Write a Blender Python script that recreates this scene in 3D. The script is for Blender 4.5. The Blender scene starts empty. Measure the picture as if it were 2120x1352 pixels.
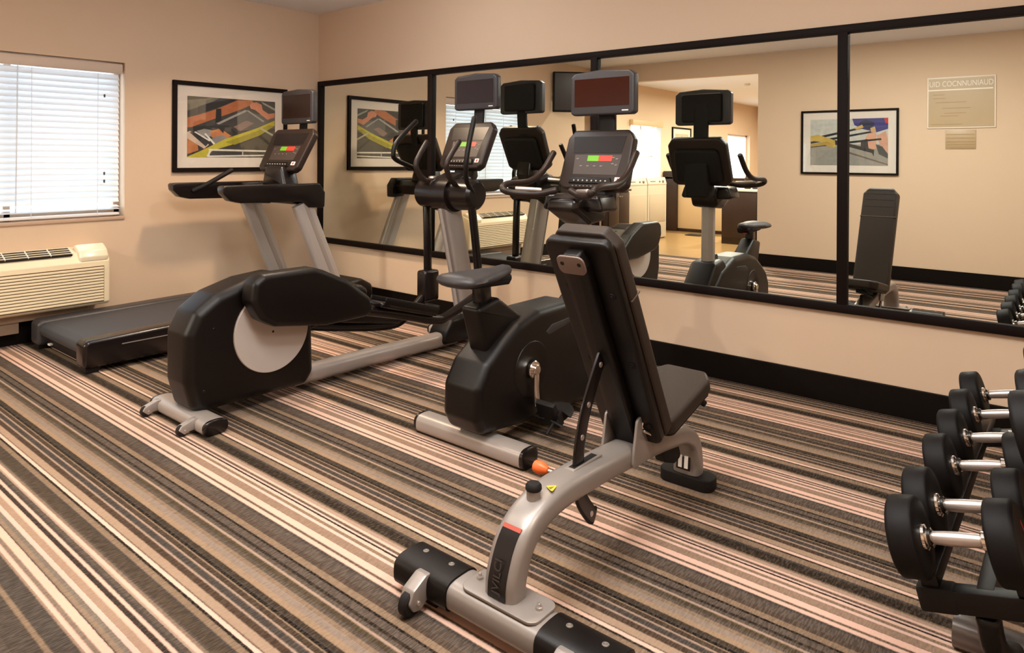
import bpy, bmesh, math, random
from mathutils import Vector, Matrix
random.seed(7)
S = bpy.context.scene
COL = S.collection

# ------------------------------------------------------------ camera, world, exposure
cd = bpy.data.cameras.new('camera'); cam = bpy.data.objects.new('camera', cd); COL.objects.link(cam)
YAW, ROLL = math.radians(39.8314), math.radians(0.2875)
Fv = Vector((-math.sin(YAW), math.cos(YAW), 0)); Rv = Vector((math.cos(YAW), math.sin(YAW), 0)); Uv = Vector((0, 0, 1))
R2 = Rv * math.cos(ROLL) + Uv * math.sin(ROLL); U2 = -Rv * math.sin(ROLL) + Uv * math.cos(ROLL)
m = Matrix((R2, U2, -Fv)).transposed().to_4x4(); m.translation = Vector((5.7943, -4.1324, 1.3443))
cam.matrix_world = m
cd.sensor_fit = 'HORIZONTAL'; cd.sensor_width = 36; cd.lens = 1444.42 / 2120 * 36
cd.shift_x = (1060 - 1036.877) / 2120; cd.shift_y = -(676 - 324.674) / 2120
cd.clip_start = .05
S.camera = cam
W = bpy.data.worlds.new('daylight'); S.world = W; W.use_nodes = True
bg = W.node_tree.nodes['Background']; bg.inputs[0].default_value = (.74, .87, 1, 1); bg.inputs[1].default_value = 5.0
S.view_settings.view_transform = 'Standard'; S.view_settings.look = 'None'
S.view_settings.gamma = 1; S.view_settings.use_curve_mapping = False; S.view_settings.exposure = 0.0
WARM = (1.0, .74, .50)
NEUT = (.96, .97, .95)
H = 2.74; WD = 4.944
DOWNLIGHTS = [(1.3, -1.15, 30), (3.6, -1.15, 8)]  # first placed from the treadmill's wall shadow; second is added fill
FILL_PANELS = [(2.2, -3.1, 10), (4.3, -3.1, 72), (6.2, -2.6, 34)]      # added unseen ceiling panels, fill for walls and floor: x, y, watts
FILL_DOMES = [(2.3, -1.35, 25), (4.6, -2.05, 25)]      # added unseen domes, fill for ceiling and upper walls: x, y, watts
ANNEX_FILL_LIGHTS = [(1.6, -6.3, 170), (1.6, -9.0, 210), (1.6, -11.5, 150)]  # added lamps that brighten the side room: x, y, watts

# ------------------------------------------------------------ materials
def lin(c):
    return tuple(((v / 255) / 12.92 if v / 255 <= .04045 else ((v / 255 + .055) / 1.055) ** 2.4) for v in c)
MATS = {}
def mat(name, rgb, rough=.5, metal=0, spec=.5, coat=0, bump=0, bscale=200, noise=0, nscale=8, trans=0, emit=0, aniso=None):
    if name in MATS: return MATS[name]
    M = bpy.data.materials.new(name); M.use_nodes = True; nt = M.node_tree; b = nt.nodes['Principled BSDF']
    c = lin(rgb) + (1,)
    b.inputs['Base Color'].default_value = c; b.inputs['Roughness'].default_value = rough; b.inputs['Metallic'].default_value = metal
    b.inputs['Specular IOR Level'].default_value = spec; b.inputs['Coat Weight'].default_value = coat; b.inputs['Coat Roughness'].default_value = .15
    b.inputs['Transmission Weight'].default_value = trans
    if emit:
        b.inputs['Emission Color'].default_value = c; b.inputs['Emission Strength'].default_value = emit
    tc = nt.nodes.new('ShaderNodeTexCoord')
    if noise:
        n = nt.nodes.new('ShaderNodeTexNoise'); n.inputs['Scale'].default_value = nscale; n.inputs['Detail'].default_value = 4
        nt.links.new(tc.outputs['Object'], n.inputs['Vector'])
        mr = nt.nodes.new('ShaderNodeMapRange'); mr.inputs[3].default_value = 1 - noise; mr.inputs[4].default_value = 1 + noise
        nt.links.new(n.outputs['Fac'], mr.inputs[0])
        mx = nt.nodes.new('ShaderNodeVectorMath'); mx.operation = 'SCALE'; mx.inputs[0].default_value = c[:3]
        nt.links.new(mr.outputs[0], mx.inputs['Scale']); nt.links.new(mx.outputs[0], b.inputs['Base Color'])
    if bump:
        n = nt.nodes.new('ShaderNodeTexNoise'); n.inputs['Scale'].default_value = bscale; n.inputs['Detail'].default_value = 3
        nt.links.new(tc.outputs['Object'], n.inputs['Vector'])
        bp = nt.nodes.new('ShaderNodeBump'); bp.inputs['Strength'].default_value = bump; bp.inputs['Distance'].default_value = .002
        nt.links.new(n.outputs['Fac'], bp.inputs['Height']); nt.links.new(bp.outputs[0], b.inputs['Normal'])
    MATS[name] = M; return M
WALL = mat('beige_wall_paint', (208, 182, 156), .75, bump=.15, bscale=350, noise=.015, nscale=3)
CEIL = mat('white_ceiling_paint', (232, 234, 242), .85, bump=.3, bscale=160)
BASE = mat('dark_brown_baseboard', (11, 5, 3), .55, spec=.15, bump=.1, bscale=60)
FRAME = mat('black_painted_wood', (20, 11, 8), .6, spec=.12, bump=.05)
BLK = mat('black_textured_plastic', (12, 7, 6), .34, spec=.3, bump=.25, bscale=900)
BLKG = mat('black_gloss_plastic', (18, 12, 12), .27, spec=.4, coat=.15)
BLKM = mat('black_matte_plastic', (16, 11, 10), .6, spec=.3, bump=.2, bscale=700)
GREYP = mat('charcoal_plastic', (50, 47, 49), .42, bump=.1, bscale=800)
CONS = mat('brown_black_console_plastic', (40, 29, 25), .4, spec=.35, bump=.1, bscale=900)
SILV = mat('silver_grey_metallic_paint', (160, 150, 144), .36, metal=.3, bump=.04, bscale=1500)
SILVB = mat('bench_silver_paint', (146, 137, 131), .36, metal=.3, bump=.04, bscale=1500)
ALU = mat('brushed_aluminium', (176, 168, 164), .38, metal=.25, bump=.05, bscale=500)
CHROME = mat('polished_chrome', (225, 218, 210), .16, metal=1, noise=.02)
STEEL = mat('brushed_steel', (196, 186, 180), .34, metal=.8, noise=.03)
DISC = mat('silver_disc_plastic', (184, 172, 164), .45, metal=.1, bump=.08, bscale=1200)
RUB = mat('black_rubber', (20, 15, 14), .65, spec=.3, bump=.3, bscale=500)
URE = mat('dumbbell_urethane', (12, 8, 7), .6, spec=.2, bump=.1, bscale=500)
BELT = mat('treadmill_belt', (52, 52, 56), .55, bump=.4, bscale=1200)
VINYL = mat('black_upholstery_vinyl', (42, 31, 24), .5, spec=.35, bump=.3, bscale=420)
SCREEN = mat('dark_screen_glass', (24, 19, 18), .3, spec=.35, noise=.05)
TVGREY = mat('television_grey_casing', (48, 46, 50), .4, bump=.05, bscale=700)
GREEN = mat('green_start_button', (105, 175, 40), .4, noise=.05)
REDB = mat('red_stop_button', (215, 60, 45), .4, noise=.05)
RED = mat('red_mark', (190, 40, 25), .4, noise=.05)
WHITE = mat('white_print', (235, 230, 226), .5, noise=.02)
GREYK = mat('grey_print', (120, 112, 108), .5, noise=.02)
ORANGE = mat('orange_plastic', (225, 100, 40), .4, noise=.03)
YEL = mat('yellow_sticker', (205, 180, 60), .5, noise=.03)
CREAM = mat('cream_plastic', (232, 216, 184), .42, bump=.04, bscale=400)
MATBD = mat('white_mat_board', (232, 214, 200), .8, bump=.1, bscale=500)
CORD = mat('white_cord', (225, 225, 228), .6, noise=.02)
DWOOD = mat('dark_espresso_wood', (46, 28, 20), .4, noise=.12, nscale=12, bump=.08, bscale=80)
APPL = mat('white_appliance_enamel', (182, 166, 146), .35, noise=.01)
VINFL = mat('tan_vinyl_floor', (150, 117, 76), .3, noise=.06, nscale=5)
def slat_mat():
    M = bpy.data.materials.new('white_blind_slat'); M.use_nodes = True; nt = M.node_tree
    b = nt.nodes['Principled BSDF']; b.inputs['Base Color'].default_value = (.82, .82, .83, 1); b.inputs['Roughness'].default_value = .5
    n = nt.nodes.new('ShaderNodeTexNoise'); n.inputs['Scale'].default_value = 20
    mr = nt.nodes.new('ShaderNodeMapRange'); mr.inputs[3].default_value = .78; mr.inputs[4].default_value = .86; nt.links.new(n.outputs[0], mr.inputs[0]); nt.links.new(mr.outputs[0], b.inputs['Base Color'])
    t = nt.nodes.new('ShaderNodeBsdfTranslucent'); t.inputs[0].default_value = (.9, .93, .96, 1)
    mx = nt.nodes.new('ShaderNodeMixShader'); mx.inputs[0].default_value = .32
    nt.links.new(b.outputs[0], mx.inputs[1]); nt.links.new(t.outputs[0], mx.inputs[2]); nt.links.new(mx.outputs[0], nt.nodes['Material Output'].inputs[0])
    return M
SLAT = slat_mat()
def glass_mat(name, tint=(.95, .97, .98)):
    M = bpy.data.materials.new(name); M.use_nodes = True; nt = M.node_tree; nt.nodes.remove(nt.nodes['Principled BSDF'])
    tr = nt.nodes.new('ShaderNodeBsdfTransparent'); tr.inputs[0].default_value = tint + (1,)
    gl = nt.nodes.new('ShaderNodeBsdfGlossy'); gl.inputs['Roughness'].default_value = .02
    mx = nt.nodes.new('ShaderNodeMixShader'); mx.inputs[0].default_value = .035; nt.links.new(tr.outputs[0], mx.inputs[1]); nt.links.new(gl.outputs[0], mx.inputs[2])
    nt.links.new(mx.outputs[0], nt.nodes['Material Output'].inputs[0]); return M
GLASS = glass_mat('window_glass')
def mirror_mat():
    M = bpy.data.materials.new('mirror_silver'); M.use_nodes = True; nt = M.node_tree; nt.nodes.remove(nt.nodes['Principled BSDF'])
    gl = nt.nodes.new('ShaderNodeBsdfGlossy'); gl.inputs['Roughness'].default_value = 0.0
    gl.inputs[0].default_value = (.85, .87, .80, 1)
    nt.links.new(gl.outputs[0], nt.nodes['Material Output'].inputs[0]); return M
MIRROR = mirror_mat()
def lens_mat():
    M = bpy.data.materials.new('lit_lamp_lens'); M.use_nodes = True; nt = M.node_tree; b = nt.nodes['Principled BSDF']
    b.inputs['Emission Color'].default_value = (1, .8, .6, 1); b.inputs['Emission Strength'].default_value = 6
    n = nt.nodes.new('ShaderNodeTexNoise'); nt.links.new(n.outputs[0], b.inputs['Roughness']); return M
LENS = lens_mat()

# carpet: stripes run along X; UV v counts pattern repeats
PEACH = (232, 184, 158); TAN = (154, 124, 95); BRN = (124, 98, 78); TAUPE = (108, 92, 80); GRY = (82, 74, 69); DK = (46, 36, 27); BLKC = (16, 11, 8); PNK = (180, 148, 124); FZ = (50, 39, 29)
P_STD = [(0, (238, 191, 166)), (.012, BLKC), (.024, TAN), (.066, GRY), (.082, FZ), (.146, (150, 118, 88)), (.156, PNK), (.18, PEACH), (.196, BRN), (.213, (228, 184, 164)), (.225, BLKC), (.236, PEACH), (.256, TAN), (.276, (233, 188, 168)), (.294, (165, 130, 104)), (.345, (238, 186, 160)), (.383, BRN), (.398, PEACH), (.421, GRY), (.440, TAUPE), (.49, (100, 80, 66)), (.521, TAN), (.556, BLKC), (.568, TAUPE), (.604, DK), (.62, TAUPE), (.64, PNK), (.652, (92, 76, 50)), (.682, TAUPE), (.70, TAN), (.722, (158, 134, 116)), (.756, (170, 136, 102)), (.786, (70, 56, 42)), (.808, GRY), (.815, BLKC), (.83, TAN), (.838, (84, 64, 46)), (.862, PNK), (.87, GRY), (.905, PNK), (.914, (88, 64, 46)), (.945, (180, 146, 116)), (.985, BRN), (.991, (238, 191, 166))]
P_FR = [(0, (238, 191, 166)), (.01, BLKC), (.022, TAN), (.05, GRY), (.06, (90, 74, 58)), (.113, TAUPE), (.12, (152, 124, 100)), (.134, PEACH), (.152, PNK), (.162, TAUPE), (.18, GRY), (.196, PEACH), (.211, (66, 52, 46)), (.233, (236, 184, 156)), (.254, (180, 142, 114)), (.285, (238, 184, 162)), (.306, (140, 124, 108)), (.325, (160, 130, 102)), (.345, GRY), (.35, (238, 186, 158)), (.382, (150, 124, 104)), (.402, PEACH), (.42, (168, 134, 110)), (.43, (92, 82, 74)), (.50, TAN), (.52, (92, 80, 70)), (.6, TAUPE), (.64, DK), (.67, TAN), (.75, PEACH), (.78, DK), (.85, TAUPE), (.9, PEACH), (.94, BRN)]
SHARP = .002
def carpet_mat():
    M = bpy.data.materials.new('striped_carpet'); M.use_nodes = True; nt = M.node_tree; N = nt.nodes; L = nt.links; b = N['Principled BSDF']
    b.inputs['Roughness'].default_value = .95; b.inputs['Specular IOR Level'].default_value = .1
    uv = N.new('ShaderNodeUVMap'); uv.uv_map = 'UVMap'
    sp = N.new('ShaderNodeSeparateXYZ'); L.new(uv.outputs[0], sp.inputs[0])
    tc = N.new('ShaderNodeTexCoord')
    # slight wobble of stripe edges from the weave
    wn = N.new('ShaderNodeTexNoise'); wn.inputs['Scale'].default_value = 90; L.new(tc.outputs['Object'], wn.inputs['Vector'])
    wm = N.new('ShaderNodeMapRange'); wm.inputs[3].default_value = -.003; wm.inputs[4].default_value = .003; L.new(wn.outputs['Fac'], wm.inputs[0])
    ad = N.new('ShaderNodeMath'); ad.operation = 'ADD'; L.new(sp.outputs[1], ad.inputs[0]); L.new(wm.outputs[0], ad.inputs[1])
    fr = N.new('ShaderNodeMath'); fr.operation = 'FRACT'; L.new(ad.outputs[0], fr.inputs[0])
    def ramps(lst):
        out = None; k = 15
        for c in range(0, len(lst), k):
            ch = lst[c:c + k]; end = lst[c + k][0] if c + k < len(lst) else 1.0
            r = N.new('ShaderNodeValToRGB'); r.color_ramp.interpolation = 'LINEAR'
            els = r.color_ramp.elements
            stops = []
            for i, (t, col) in enumerate(ch):
                e = ch[i + 1][0] if i + 1 < len(ch) else end
                soft = SHARP * (3.2 if col in (FZ, GRY, (90, 74, 58), (92, 76, 50)) else 1)
                soft = min(soft, (e - t) * .3)
                stops.append((t + soft, col)); stops.append((e - soft, col))
            while len(els) < len(stops): els.new(.5)
            for el, (t, col) in zip(els, stops): el.position = min(max(t, 0), 1)
            for i, (t, col) in enumerate(stops): els[i].position = min(max(t, 0), 1); els[i].color = lin(col) + (1,)
            L.new(fr.outputs[0], r.inputs[0])
            if out is None: out = r.outputs[0]
            else:
                g = N.new('ShaderNodeMath'); g.operation = 'GREATER_THAN'; g.inputs[1].default_value = ch[0][0]; L.new(fr.outputs[0], g.inputs[0])
                mx = N.new('ShaderNodeMix'); mx.data_type = 'RGBA'; L.new(g.outputs[0], mx.inputs[0]); L.new(out, mx.inputs[6]); L.new(r.outputs[0], mx.inputs[7]); out = mx.outputs[2]
        return out
    a = ramps(P_STD); c = ramps(P_FR)
    g = N.new('ShaderNodeMath'); g.operation = 'GREATER_THAN'; g.inputs[1].default_value = 4.0; L.new(ad.outputs[0], g.inputs[0])
    mx = N.new('ShaderNodeMix'); mx.data_type = 'RGBA'; L.new(g.outputs[0], mx.inputs[0]); L.new(a, mx.inputs[6]); L.new(c, mx.inputs[7])
    # woven dashes, strong on the dark yarns
    mp = N.new('ShaderNodeMapping'); mp.inputs['Scale'].default_value = (150, 45, 1); mp.inputs['Rotation'].default_value = (0, 0, .25); L.new(tc.outputs['Object'], mp.inputs['Vector'])
    n2 = N.new('ShaderNodeTexNoise'); n2.inputs['Scale'].default_value = 1; n2.inputs['Detail'].default_value = 2; L.new(mp.outputs[0], n2.inputs['Vector'])
    bw = N.new('ShaderNodeRGBToBW'); L.new(mx.outputs[2], bw.inputs[0])
    dk = N.new('ShaderNodeMapRange'); dk.inputs[1].default_value = .02; dk.inputs[2].default_value = .40; dk.inputs[3].default_value = .7; dk.inputs[4].default_value = 0.04; L.new(bw.outputs[0], dk.inputs[0])
    nr = N.new('ShaderNodeMapRange'); nr.inputs[1].default_value = .42; nr.inputs[2].default_value = .66; L.new(n2.outputs['Fac'], nr.inputs[0])
    ml = N.new('ShaderNodeMath'); ml.operation = 'MULTIPLY'; L.new(nr.outputs[0], ml.inputs[0]); L.new(dk.outputs[0], ml.inputs[1])
    hi = N.new('ShaderNodeMix'); hi.data_type = 'RGBA'; L.new(ml.outputs[0], hi.inputs[0]); L.new(mx.outputs[2], hi.inputs[6]); hi.inputs[7].default_value = lin((104, 85, 67)) + (1,)
    # dark gaps between the yarns of the darker stripes
    mp2 = N.new('ShaderNodeMapping'); mp2.inputs['Scale'].default_value = (210, 26, 1); mp2.inputs['Rotation'].default_value = (0, 0, .25); L.new(tc.outputs['Object'], mp2.inputs['Vector'])
    n4 = N.new('ShaderNodeTexNoise'); n4.inputs['Scale'].default_value = 1; n4.inputs['Detail'].default_value = 3; L.new(mp2.outputs[0], n4.inputs['Vector'])
    g4 = N.new('ShaderNodeMapRange'); g4.inputs[1].default_value = .56; g4.inputs[2].default_value = .44; g4.inputs[3].default_value = 0; g4.inputs[4].default_value = .48; L.new(n4.outputs['Fac'], g4.inputs[0])
    g5 = N.new('ShaderNodeMapRange'); g5.inputs[1].default_value = .10; g5.inputs[2].default_value = .30; g5.inputs[3].default_value = 1; g5.inputs[4].default_value = 0; L.new(bw.outputs[0], g5.inputs[0])
    g6 = N.new('ShaderNodeMath'); g6.operation = 'MULTIPLY'; L.new(g4.outputs[0], g6.inputs[0]); L.new(g5.outputs[0], g6.inputs[1])
    hi0 = hi; hi = N.new('ShaderNodeMix'); hi.data_type = 'RGBA'; L.new(g6.outputs[0], hi.inputs[0]); L.new(hi0.outputs[2], hi.inputs[6]); hi.inputs[7].default_value = lin((30, 22, 16)) + (1,)
    # slow tonal drift along the stripes
    n3 = N.new('ShaderNodeTexNoise'); n3.inputs['Scale'].default_value = 2.5; L.new(tc.outputs['Object'], n3.inputs['Vector'])
    m3 = N.new('ShaderNodeMapRange'); m3.inputs[3].default_value = .9; m3.inputs[4].default_value = 1.08; L.new(n3.outputs['Fac'], m3.inputs[0])
    sc = N.new('ShaderNodeVectorMath'); sc.operation = 'SCALE'; L.new(hi.outputs[2], sc.inputs[0]); L.new(m3.outputs[0], sc.inputs['Scale'])
    hs = N.new('ShaderNodeHueSaturation'); hs.inputs['Saturation'].default_value = .87; hs.inputs['Value'].default_value = .74; L.new(sc.outputs[0], hs.inputs['Color'])
    L.new(hs.outputs[0], b.inputs['Base Color'])
    bp = N.new('ShaderNodeBump'); bp.inputs['Strength'].default_value = .5; bp.inputs['Distance'].default_value = .003; L.new(n2.outputs['Fac'], bp.inputs['Height']); L.new(bp.outputs[0], b.inputs['Normal'])
    return M
CARPET = carpet_mat()

# ------------------------------------------------------------ mesh helpers (all in world coordinates, re-based to the thing's root)
ORIG = {}
def obj(name, bm, m, parent=None, smooth=35, label=None, mats=None):
    me = bpy.data.meshes.new(name)
    o = bpy.data.objects.new(name, me); COL.objects.link(o)
    off = Vector((0, 0, 0))
    if parent is not None:
        o.parent = parent; off = ORIG.get(parent.name, Vector((0, 0, 0)))
    ORIG[o.name] = off
    if off.length: bmesh.ops.translate(bm, verts=bm.verts, vec=-off)
    bmesh.ops.recalc_face_normals(bm, faces=bm.faces)
    if smooth:
        lim = math.radians(smooth)
        for f in bm.faces: f.smooth = True
        for e in bm.edges:
            if len(e.link_faces) == 2 and e.calc_face_angle(0) > lim: e.smooth = False
    bm.to_mesh(me); bm.free()
    for mm in (mats or [m]): me.materials.append(mm)
    if label: o['label'] = label
    return o
def thing(name, label, cat, loc, group=None):
    o = bpy.data.objects.new(name, None); COL.objects.link(o); o.location = loc; o.empty_display_size = .1
    o['label'] = label; o['category'] = cat
    if group: o['group'] = group
    ORIG[o.name] = Vector(loc); return o
def tag(o, label, cat, group=None):
    o['label'] = label; o['category'] = cat
    if group: o['group'] = group
    return o
def struct(name, bm, m, parent=None, smooth=0, **k):
    o = obj(name, bm, m, parent, smooth, **k)
    if parent is None: o['kind'] = 'structure'
    return o
def NB(): return bmesh.new()
def merge(bm, b2, mtx=None):
    me = bpy.data.meshes.new('tmp'); b2.to_mesh(me); b2.free()
    if mtx: me.transform(mtx)
    bm.from_mesh(me); bpy.data.meshes.remove(me); return bm
def box(bm, x0, x1, y0, y1, z0, z1, bev=0, seg=2, mtx=None):
    b = bmesh.new(); bmesh.ops.create_cube(b, size=1)
    for v in b.verts: v.co = Vector((x0 + (v.co.x + .5) * (x1 - x0), y0 + (v.co.y + .5) * (y1 - y0), z0 + (v.co.z + .5) * (z1 - z0)))
    if bev: bmesh.ops.bevel(b, geom=b.edges[:], offset=bev, segments=seg, profile=.5, affect='EDGES', clamp_overlap=True)
    return merge(bm, b, mtx)
def fillet(pts, rad, n=5):
    out = []; k = len(pts)
    rs = rad if isinstance(rad, (list, tuple)) else [rad] * k
    for i in range(k):
        p = Vector(pts[i]); a = Vector(pts[i - 1]); c = Vector(pts[(i + 1) % k]); r = rs[i]
        if r <= 0: out.append(p); continue
        u = (a - p); w = (c - p); lu = u.length; lw = w.length; u.normalize(); w.normalize()
        ang = u.angle(w, 0)
        if ang > math.radians(172) or ang < .05: out.append(p); continue
        d = min(r / math.tan(ang / 2), lu * .48, lw * .48); r2 = d * math.tan(ang / 2)
        bis = (u + w).normalized(); c0 = p + bis * (r2 / math.sin(ang / 2))
        s = p + u * d - c0; e = p + w * d - c0
        th = math.atan2(s[0] * e[1] - s[1] * e[0], s.dot(e))
        for j in range(n + 1):
            t = th * j / n; out.append(c0 + Vector((s[0] * math.cos(t) - s[1] * math.sin(t), s[0] * math.sin(t) + s[1] * math.cos(t))))
    return out
def prism(bm, pts, a0, a1, bev=.01, axis='x', seg=3, rad=0, mtx=None, bev0=None):
    """outline pts extruded along axis; only the two cap rims are bevelled"""
    if rad: pts = fillet(pts, rad)
    pts = [Vector(p) for p in pts]
    # drop near-duplicate points
    q = []
    for p in pts:
        if not q or (p - q[-1]).length > 1e-4: q.append(p)
    if (q[0] - q[-1]).length < 1e-4: q.pop()
    pts = q; n = len(pts)
    area = sum(pts[i][0] * pts[(i + 1) % n][1] - pts[(i + 1) % n][0] * pts[i][1] for i in range(n))
    if area < 0: pts.reverse()
    def inset(d):
        if d == 0: return pts
        r = []
        for i in range(n):
            a = (pts[i] - pts[i - 1]).normalized(); c = (pts[(i + 1) % n] - pts[i]).normalized()
            na = Vector((-a[1], a[0])); nc = Vector((-c[1], c[0])); bi = na + nc
            if bi.length < .2: r.append(pts[i] + na * d); continue
            bi.normalize(); r.append(pts[i] + bi * min(d / max(.35, bi.dot(na)), d * 1.6))
        return r
    def P(p, t):
        if axis == 'x': return Vector((t, p[0], p[1]))
        if axis == 'y': return Vector((p[0], t, p[1]))
        return Vector((p[0], p[1], t))
    b = bmesh.new(); rings = []
    bb = [bev0 if bev0 is not None else bev, bev]
    sg = 1 if a1 > a0 else -1
    if bb[0] > 0:
        for j in range(seg + 1):
            t = math.pi / 2 * j / seg; rings.append((inset(bb[0] * (1 - math.sin(t))), a0 + sg * bb[0] * (1 - math.cos(t))))
    else: rings.append((pts, a0))
    if bb[1] > 0:
        for j in range(seg, -1, -1):
            t = math.pi / 2 * j / seg; rings.append((inset(bb[1] * (1 - math.sin(t))), a1 - sg * bb[1] * (1 - math.cos(t))))
    else: rings.append((pts, a1))
    vs = [[b.verts.new(P(p, t)) for p in ps] for ps, t in rings]
    for i in range(len(vs) - 1):
        for j in range(n):
            b.faces.new((vs[i][j], vs[i][(j + 1) % n], vs[i + 1][(j + 1) % n], vs[i + 1][j]))
    b.faces.new(vs[0]); b.faces.new(list(reversed(vs[-1])))
    return merge(bm, b, mtx)
def cr(pts, n=8):
    """Catmull-Rom through the points"""
    P = [Vector(p) for p in pts]; out = []
    for i in range(len(P) - 1):
        p0 = P[i - 1] if i else P[0] * 2 - P[1]; p1 = P[i]; p2 = P[i + 1]; p3 = P[i + 2] if i + 2 < len(P) else P[-1] * 2 - P[-2]
        for j in range(n):
            t = j / n
            out.append(.5 * ((2 * p1) + (p2 - p0) * t + (2 * p0 - 5 * p1 + 4 * p2 - p3) * t * t + (3 * p1 - p0 - 3 * p2 + p3) * t ** 3))
    out.append(P[-1]); return out
def ell(a, b, n=20, p=2.0):
    r = []
    for i in range(n):
        t = 2 * math.pi * i / n; c, s = math.cos(t), math.sin(t)
        r.append((a * math.copysign(abs(c) ** (2 / p), c), b * math.copysign(abs(s) ** (2 / p), s)))
    return r
def sweep(bm, path, sec, side=(1, 0, 0), scale=None, cap=.6):
    """section (u along 'side', v across) along the path; rounded end caps"""
    path = [Vector(p) for p in path]; side = Vector(side); n = len(path); b = bmesh.new(); rings = []
    m = max(max(abs(u), abs(v)) for u, v in sec)
    fr = []
    for i, p in enumerate(path):
        t = (path[min(i + 1, n - 1)] - path[max(i - 1, 0)]).normalized()
        s_ = (side - t * side.dot(t))
        if s_.length < .05: s_ = (Vector((0, 0, 1)) - t * t.z)
        s_.normalize(); side = s_ if scale == 'pt' else side
        fr.append((p, t, s_, t.cross(s_)))
    def ring(p, s_, w, k): return [b.verts.new(p + s_ * u * k + w * v * k) for u, v in sec]
    sc = (lambda i: 1) if not callable(scale) else (lambda i: scale(i / (n - 1)))
    cr_ = min(m, .02) * cap
    p, t, s_, w = fr[0]
    if cap:
        for q in (.25, .65): rings.append(ring(p - t * cr_ * (1 - q) * 1.0, s_, w, sc(0) * (1 - (1 - q) ** 2 * .5)))
    for i, (p, t, s_, w) in enumerate(fr): rings.append(ring(p, s_, w, sc(i)))
    if cap:
        for q in (.65, .25): rings.append(ring(p + t * cr_ * (1 - q), s_, w, sc(n - 1) * (1 - (1 - q) ** 2 * .5)))
    k = len(sec)
    for i in range(len(rings) - 1):
        for j in range(k): b.faces.new((rings[i][j], rings[i][(j + 1) % k], rings[i + 1][(j + 1) % k], rings[i + 1][j]))
    b.faces.new(rings[0]); b.faces.new(list(reversed(rings[-1])))
    return merge(bm, b)
def tube(bm, pts, r, n=14, smooth=8, cap=.6):
    path = cr(pts, smooth) if smooth else pts
    return sweep(bm, path, ell(r, r, n), side=(.31, .52, .79), cap=cap)
def lathe(bm, prof, c=(0, 0, 0), axis='x', n=36, mtx=None):
    """prof = (distance along axis, radius)"""
    b = bmesh.new(); rings = []
    for d, r in prof:
        ring = []
        for i in range(n):
            t = 2 * math.pi * i / n; u, v = r * math.cos(t), r * math.sin(t)
            co = {'x': (d, u, v), 'y': (u, d, v), 'z': (u, v, d)}[axis]
            ring.append(b.verts.new(Vector(co) + Vector(c)))
        rings.append(ring)
    for i in range(len(rings) - 1):
        for j in range(n): b.faces.new((rings[i][j], rings[i][(j + 1) % n], rings[i + 1][(j + 1) % n], rings[i + 1][j]))
    b.faces.new(rings[0]); b.faces.new(list(reversed(rings[-1])))
    return merge(bm, b, mtx)
def cyl(bm, c, r, h0, h1, axis='x', n=28, bev=.002, mtx=None):
    return lathe(bm, [(h0, r - bev), (h0 + bev, r), (h1 - bev, r), (h1, r - bev)], c, axis, n, mtx)
def rot(axis, deg, c): return Matrix.Translation(Vector(c)) @ Matrix.Rotation(math.radians(deg), 4, axis) @ Matrix.Translation(-Vector(c))
def text_bm(body, size, depth=.001):
    cu = bpy.data.curves.new('t', 'FONT'); cu.body = body; cu.size = size; cu.extrude = depth; cu.align_x = 'CENTER'; cu.align_y = 'CENTER'
    o = bpy.data.objects.new('t', cu); COL.objects.link(o)
    dg = bpy.context.evaluated_depsgraph_get(); me = bpy.data.meshes.new_from_object(o.evaluated_get(dg))
    b = bmesh.new(); b.from_mesh(me); bpy.data.objects.remove(o); bpy.data.curves.remove(cu); bpy.data.meshes.remove(me); return b

# ------------------------------------------------------------ the setting
RX = 7.0           # right end of the room
AXL = -.5          # left wall of the adjoining room
knots = [(1.0, -2.6), (0.0, -1.22), (-.20, -1.0), (-.93, 0.0), (-1.668, 1.0), (-2.395, 2.0), (-3.099, 3.0), (-3.815, 4.0), (-4.53, 5.0), (-5.25, 6.0)]
def phase(y):
    for (y0, p0), (y1, p1) in zip(knots, knots[1:]):
        if y <= y0 and y >= y1: return p0 + (y0 - y) / (y0 - y1) * (p1 - p0)
b = NB(); uvl = b.loops.layers.uv.new('UVMap')
ys = [0.0, -.20, -.93, -1.668, -2.395, -3.099, -3.815, -4.53, -5.06]
# the nearest repeat (below -3.10) carries its own stripe list, shifted by one whole repeat
for y0, y1 in zip(ys, ys[1:]):
    vs = [b.verts.new((x, y, 0)) for x, y in ((-.2, y0), (-.2, y1), (RX, y1), (RX, y0))]; f = b.faces.new(vs)
    sh = 1.0 if y1 <= -3.0991 else 0.0
    for l in f.loops:
        yy = l.vert.co.y; l[uvl].uv = (l.vert.co.x, phase(yy) + sh)
me = bpy.data.meshes.new('floor'); b.normal_update()
for f in b.faces:
    if f.normal.z < 0: f.normal_flip()
b.to_mesh(me); b.free(); fl = bpy.data.objects.new('floor', me); COL.objects.link(fl); me.materials.append(CARPET); fl['kind'] = 'structure'
b = NB(); box(b, AXL - .2, 5.2, -13.6, -5.06, -.05, 0); struct('floor_annex', b, VINFL)
b = NB(); box(b, -.2, RX + .1, -WD, .15, H, H + .1); struct('ceiling', b, CEIL)
b = NB(); box(b, AXL - .2, 5.2, -13.6, -WD, H, H + .1); struct('ceiling_annex', b, CEIL)
b = NB(); box(b, -.2, RX + .1, 0, .15, 0, H); struct('wall_back', b, WALL)
WY1, WY2, WZ0, WZ1 = -1.81, -3.325, .861, 2.068
b = NB(); box(b, -.2, 0, WY1, 0, 0, H); box(b, -.2, 0, -WD, WY2, 0, H); box(b, -.2, 0, WY2, WY1, 0, WZ0); box(b, -.2, 0, WY2, WY1, WZ1, H); struct('wall_left', b, WALL)
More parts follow.
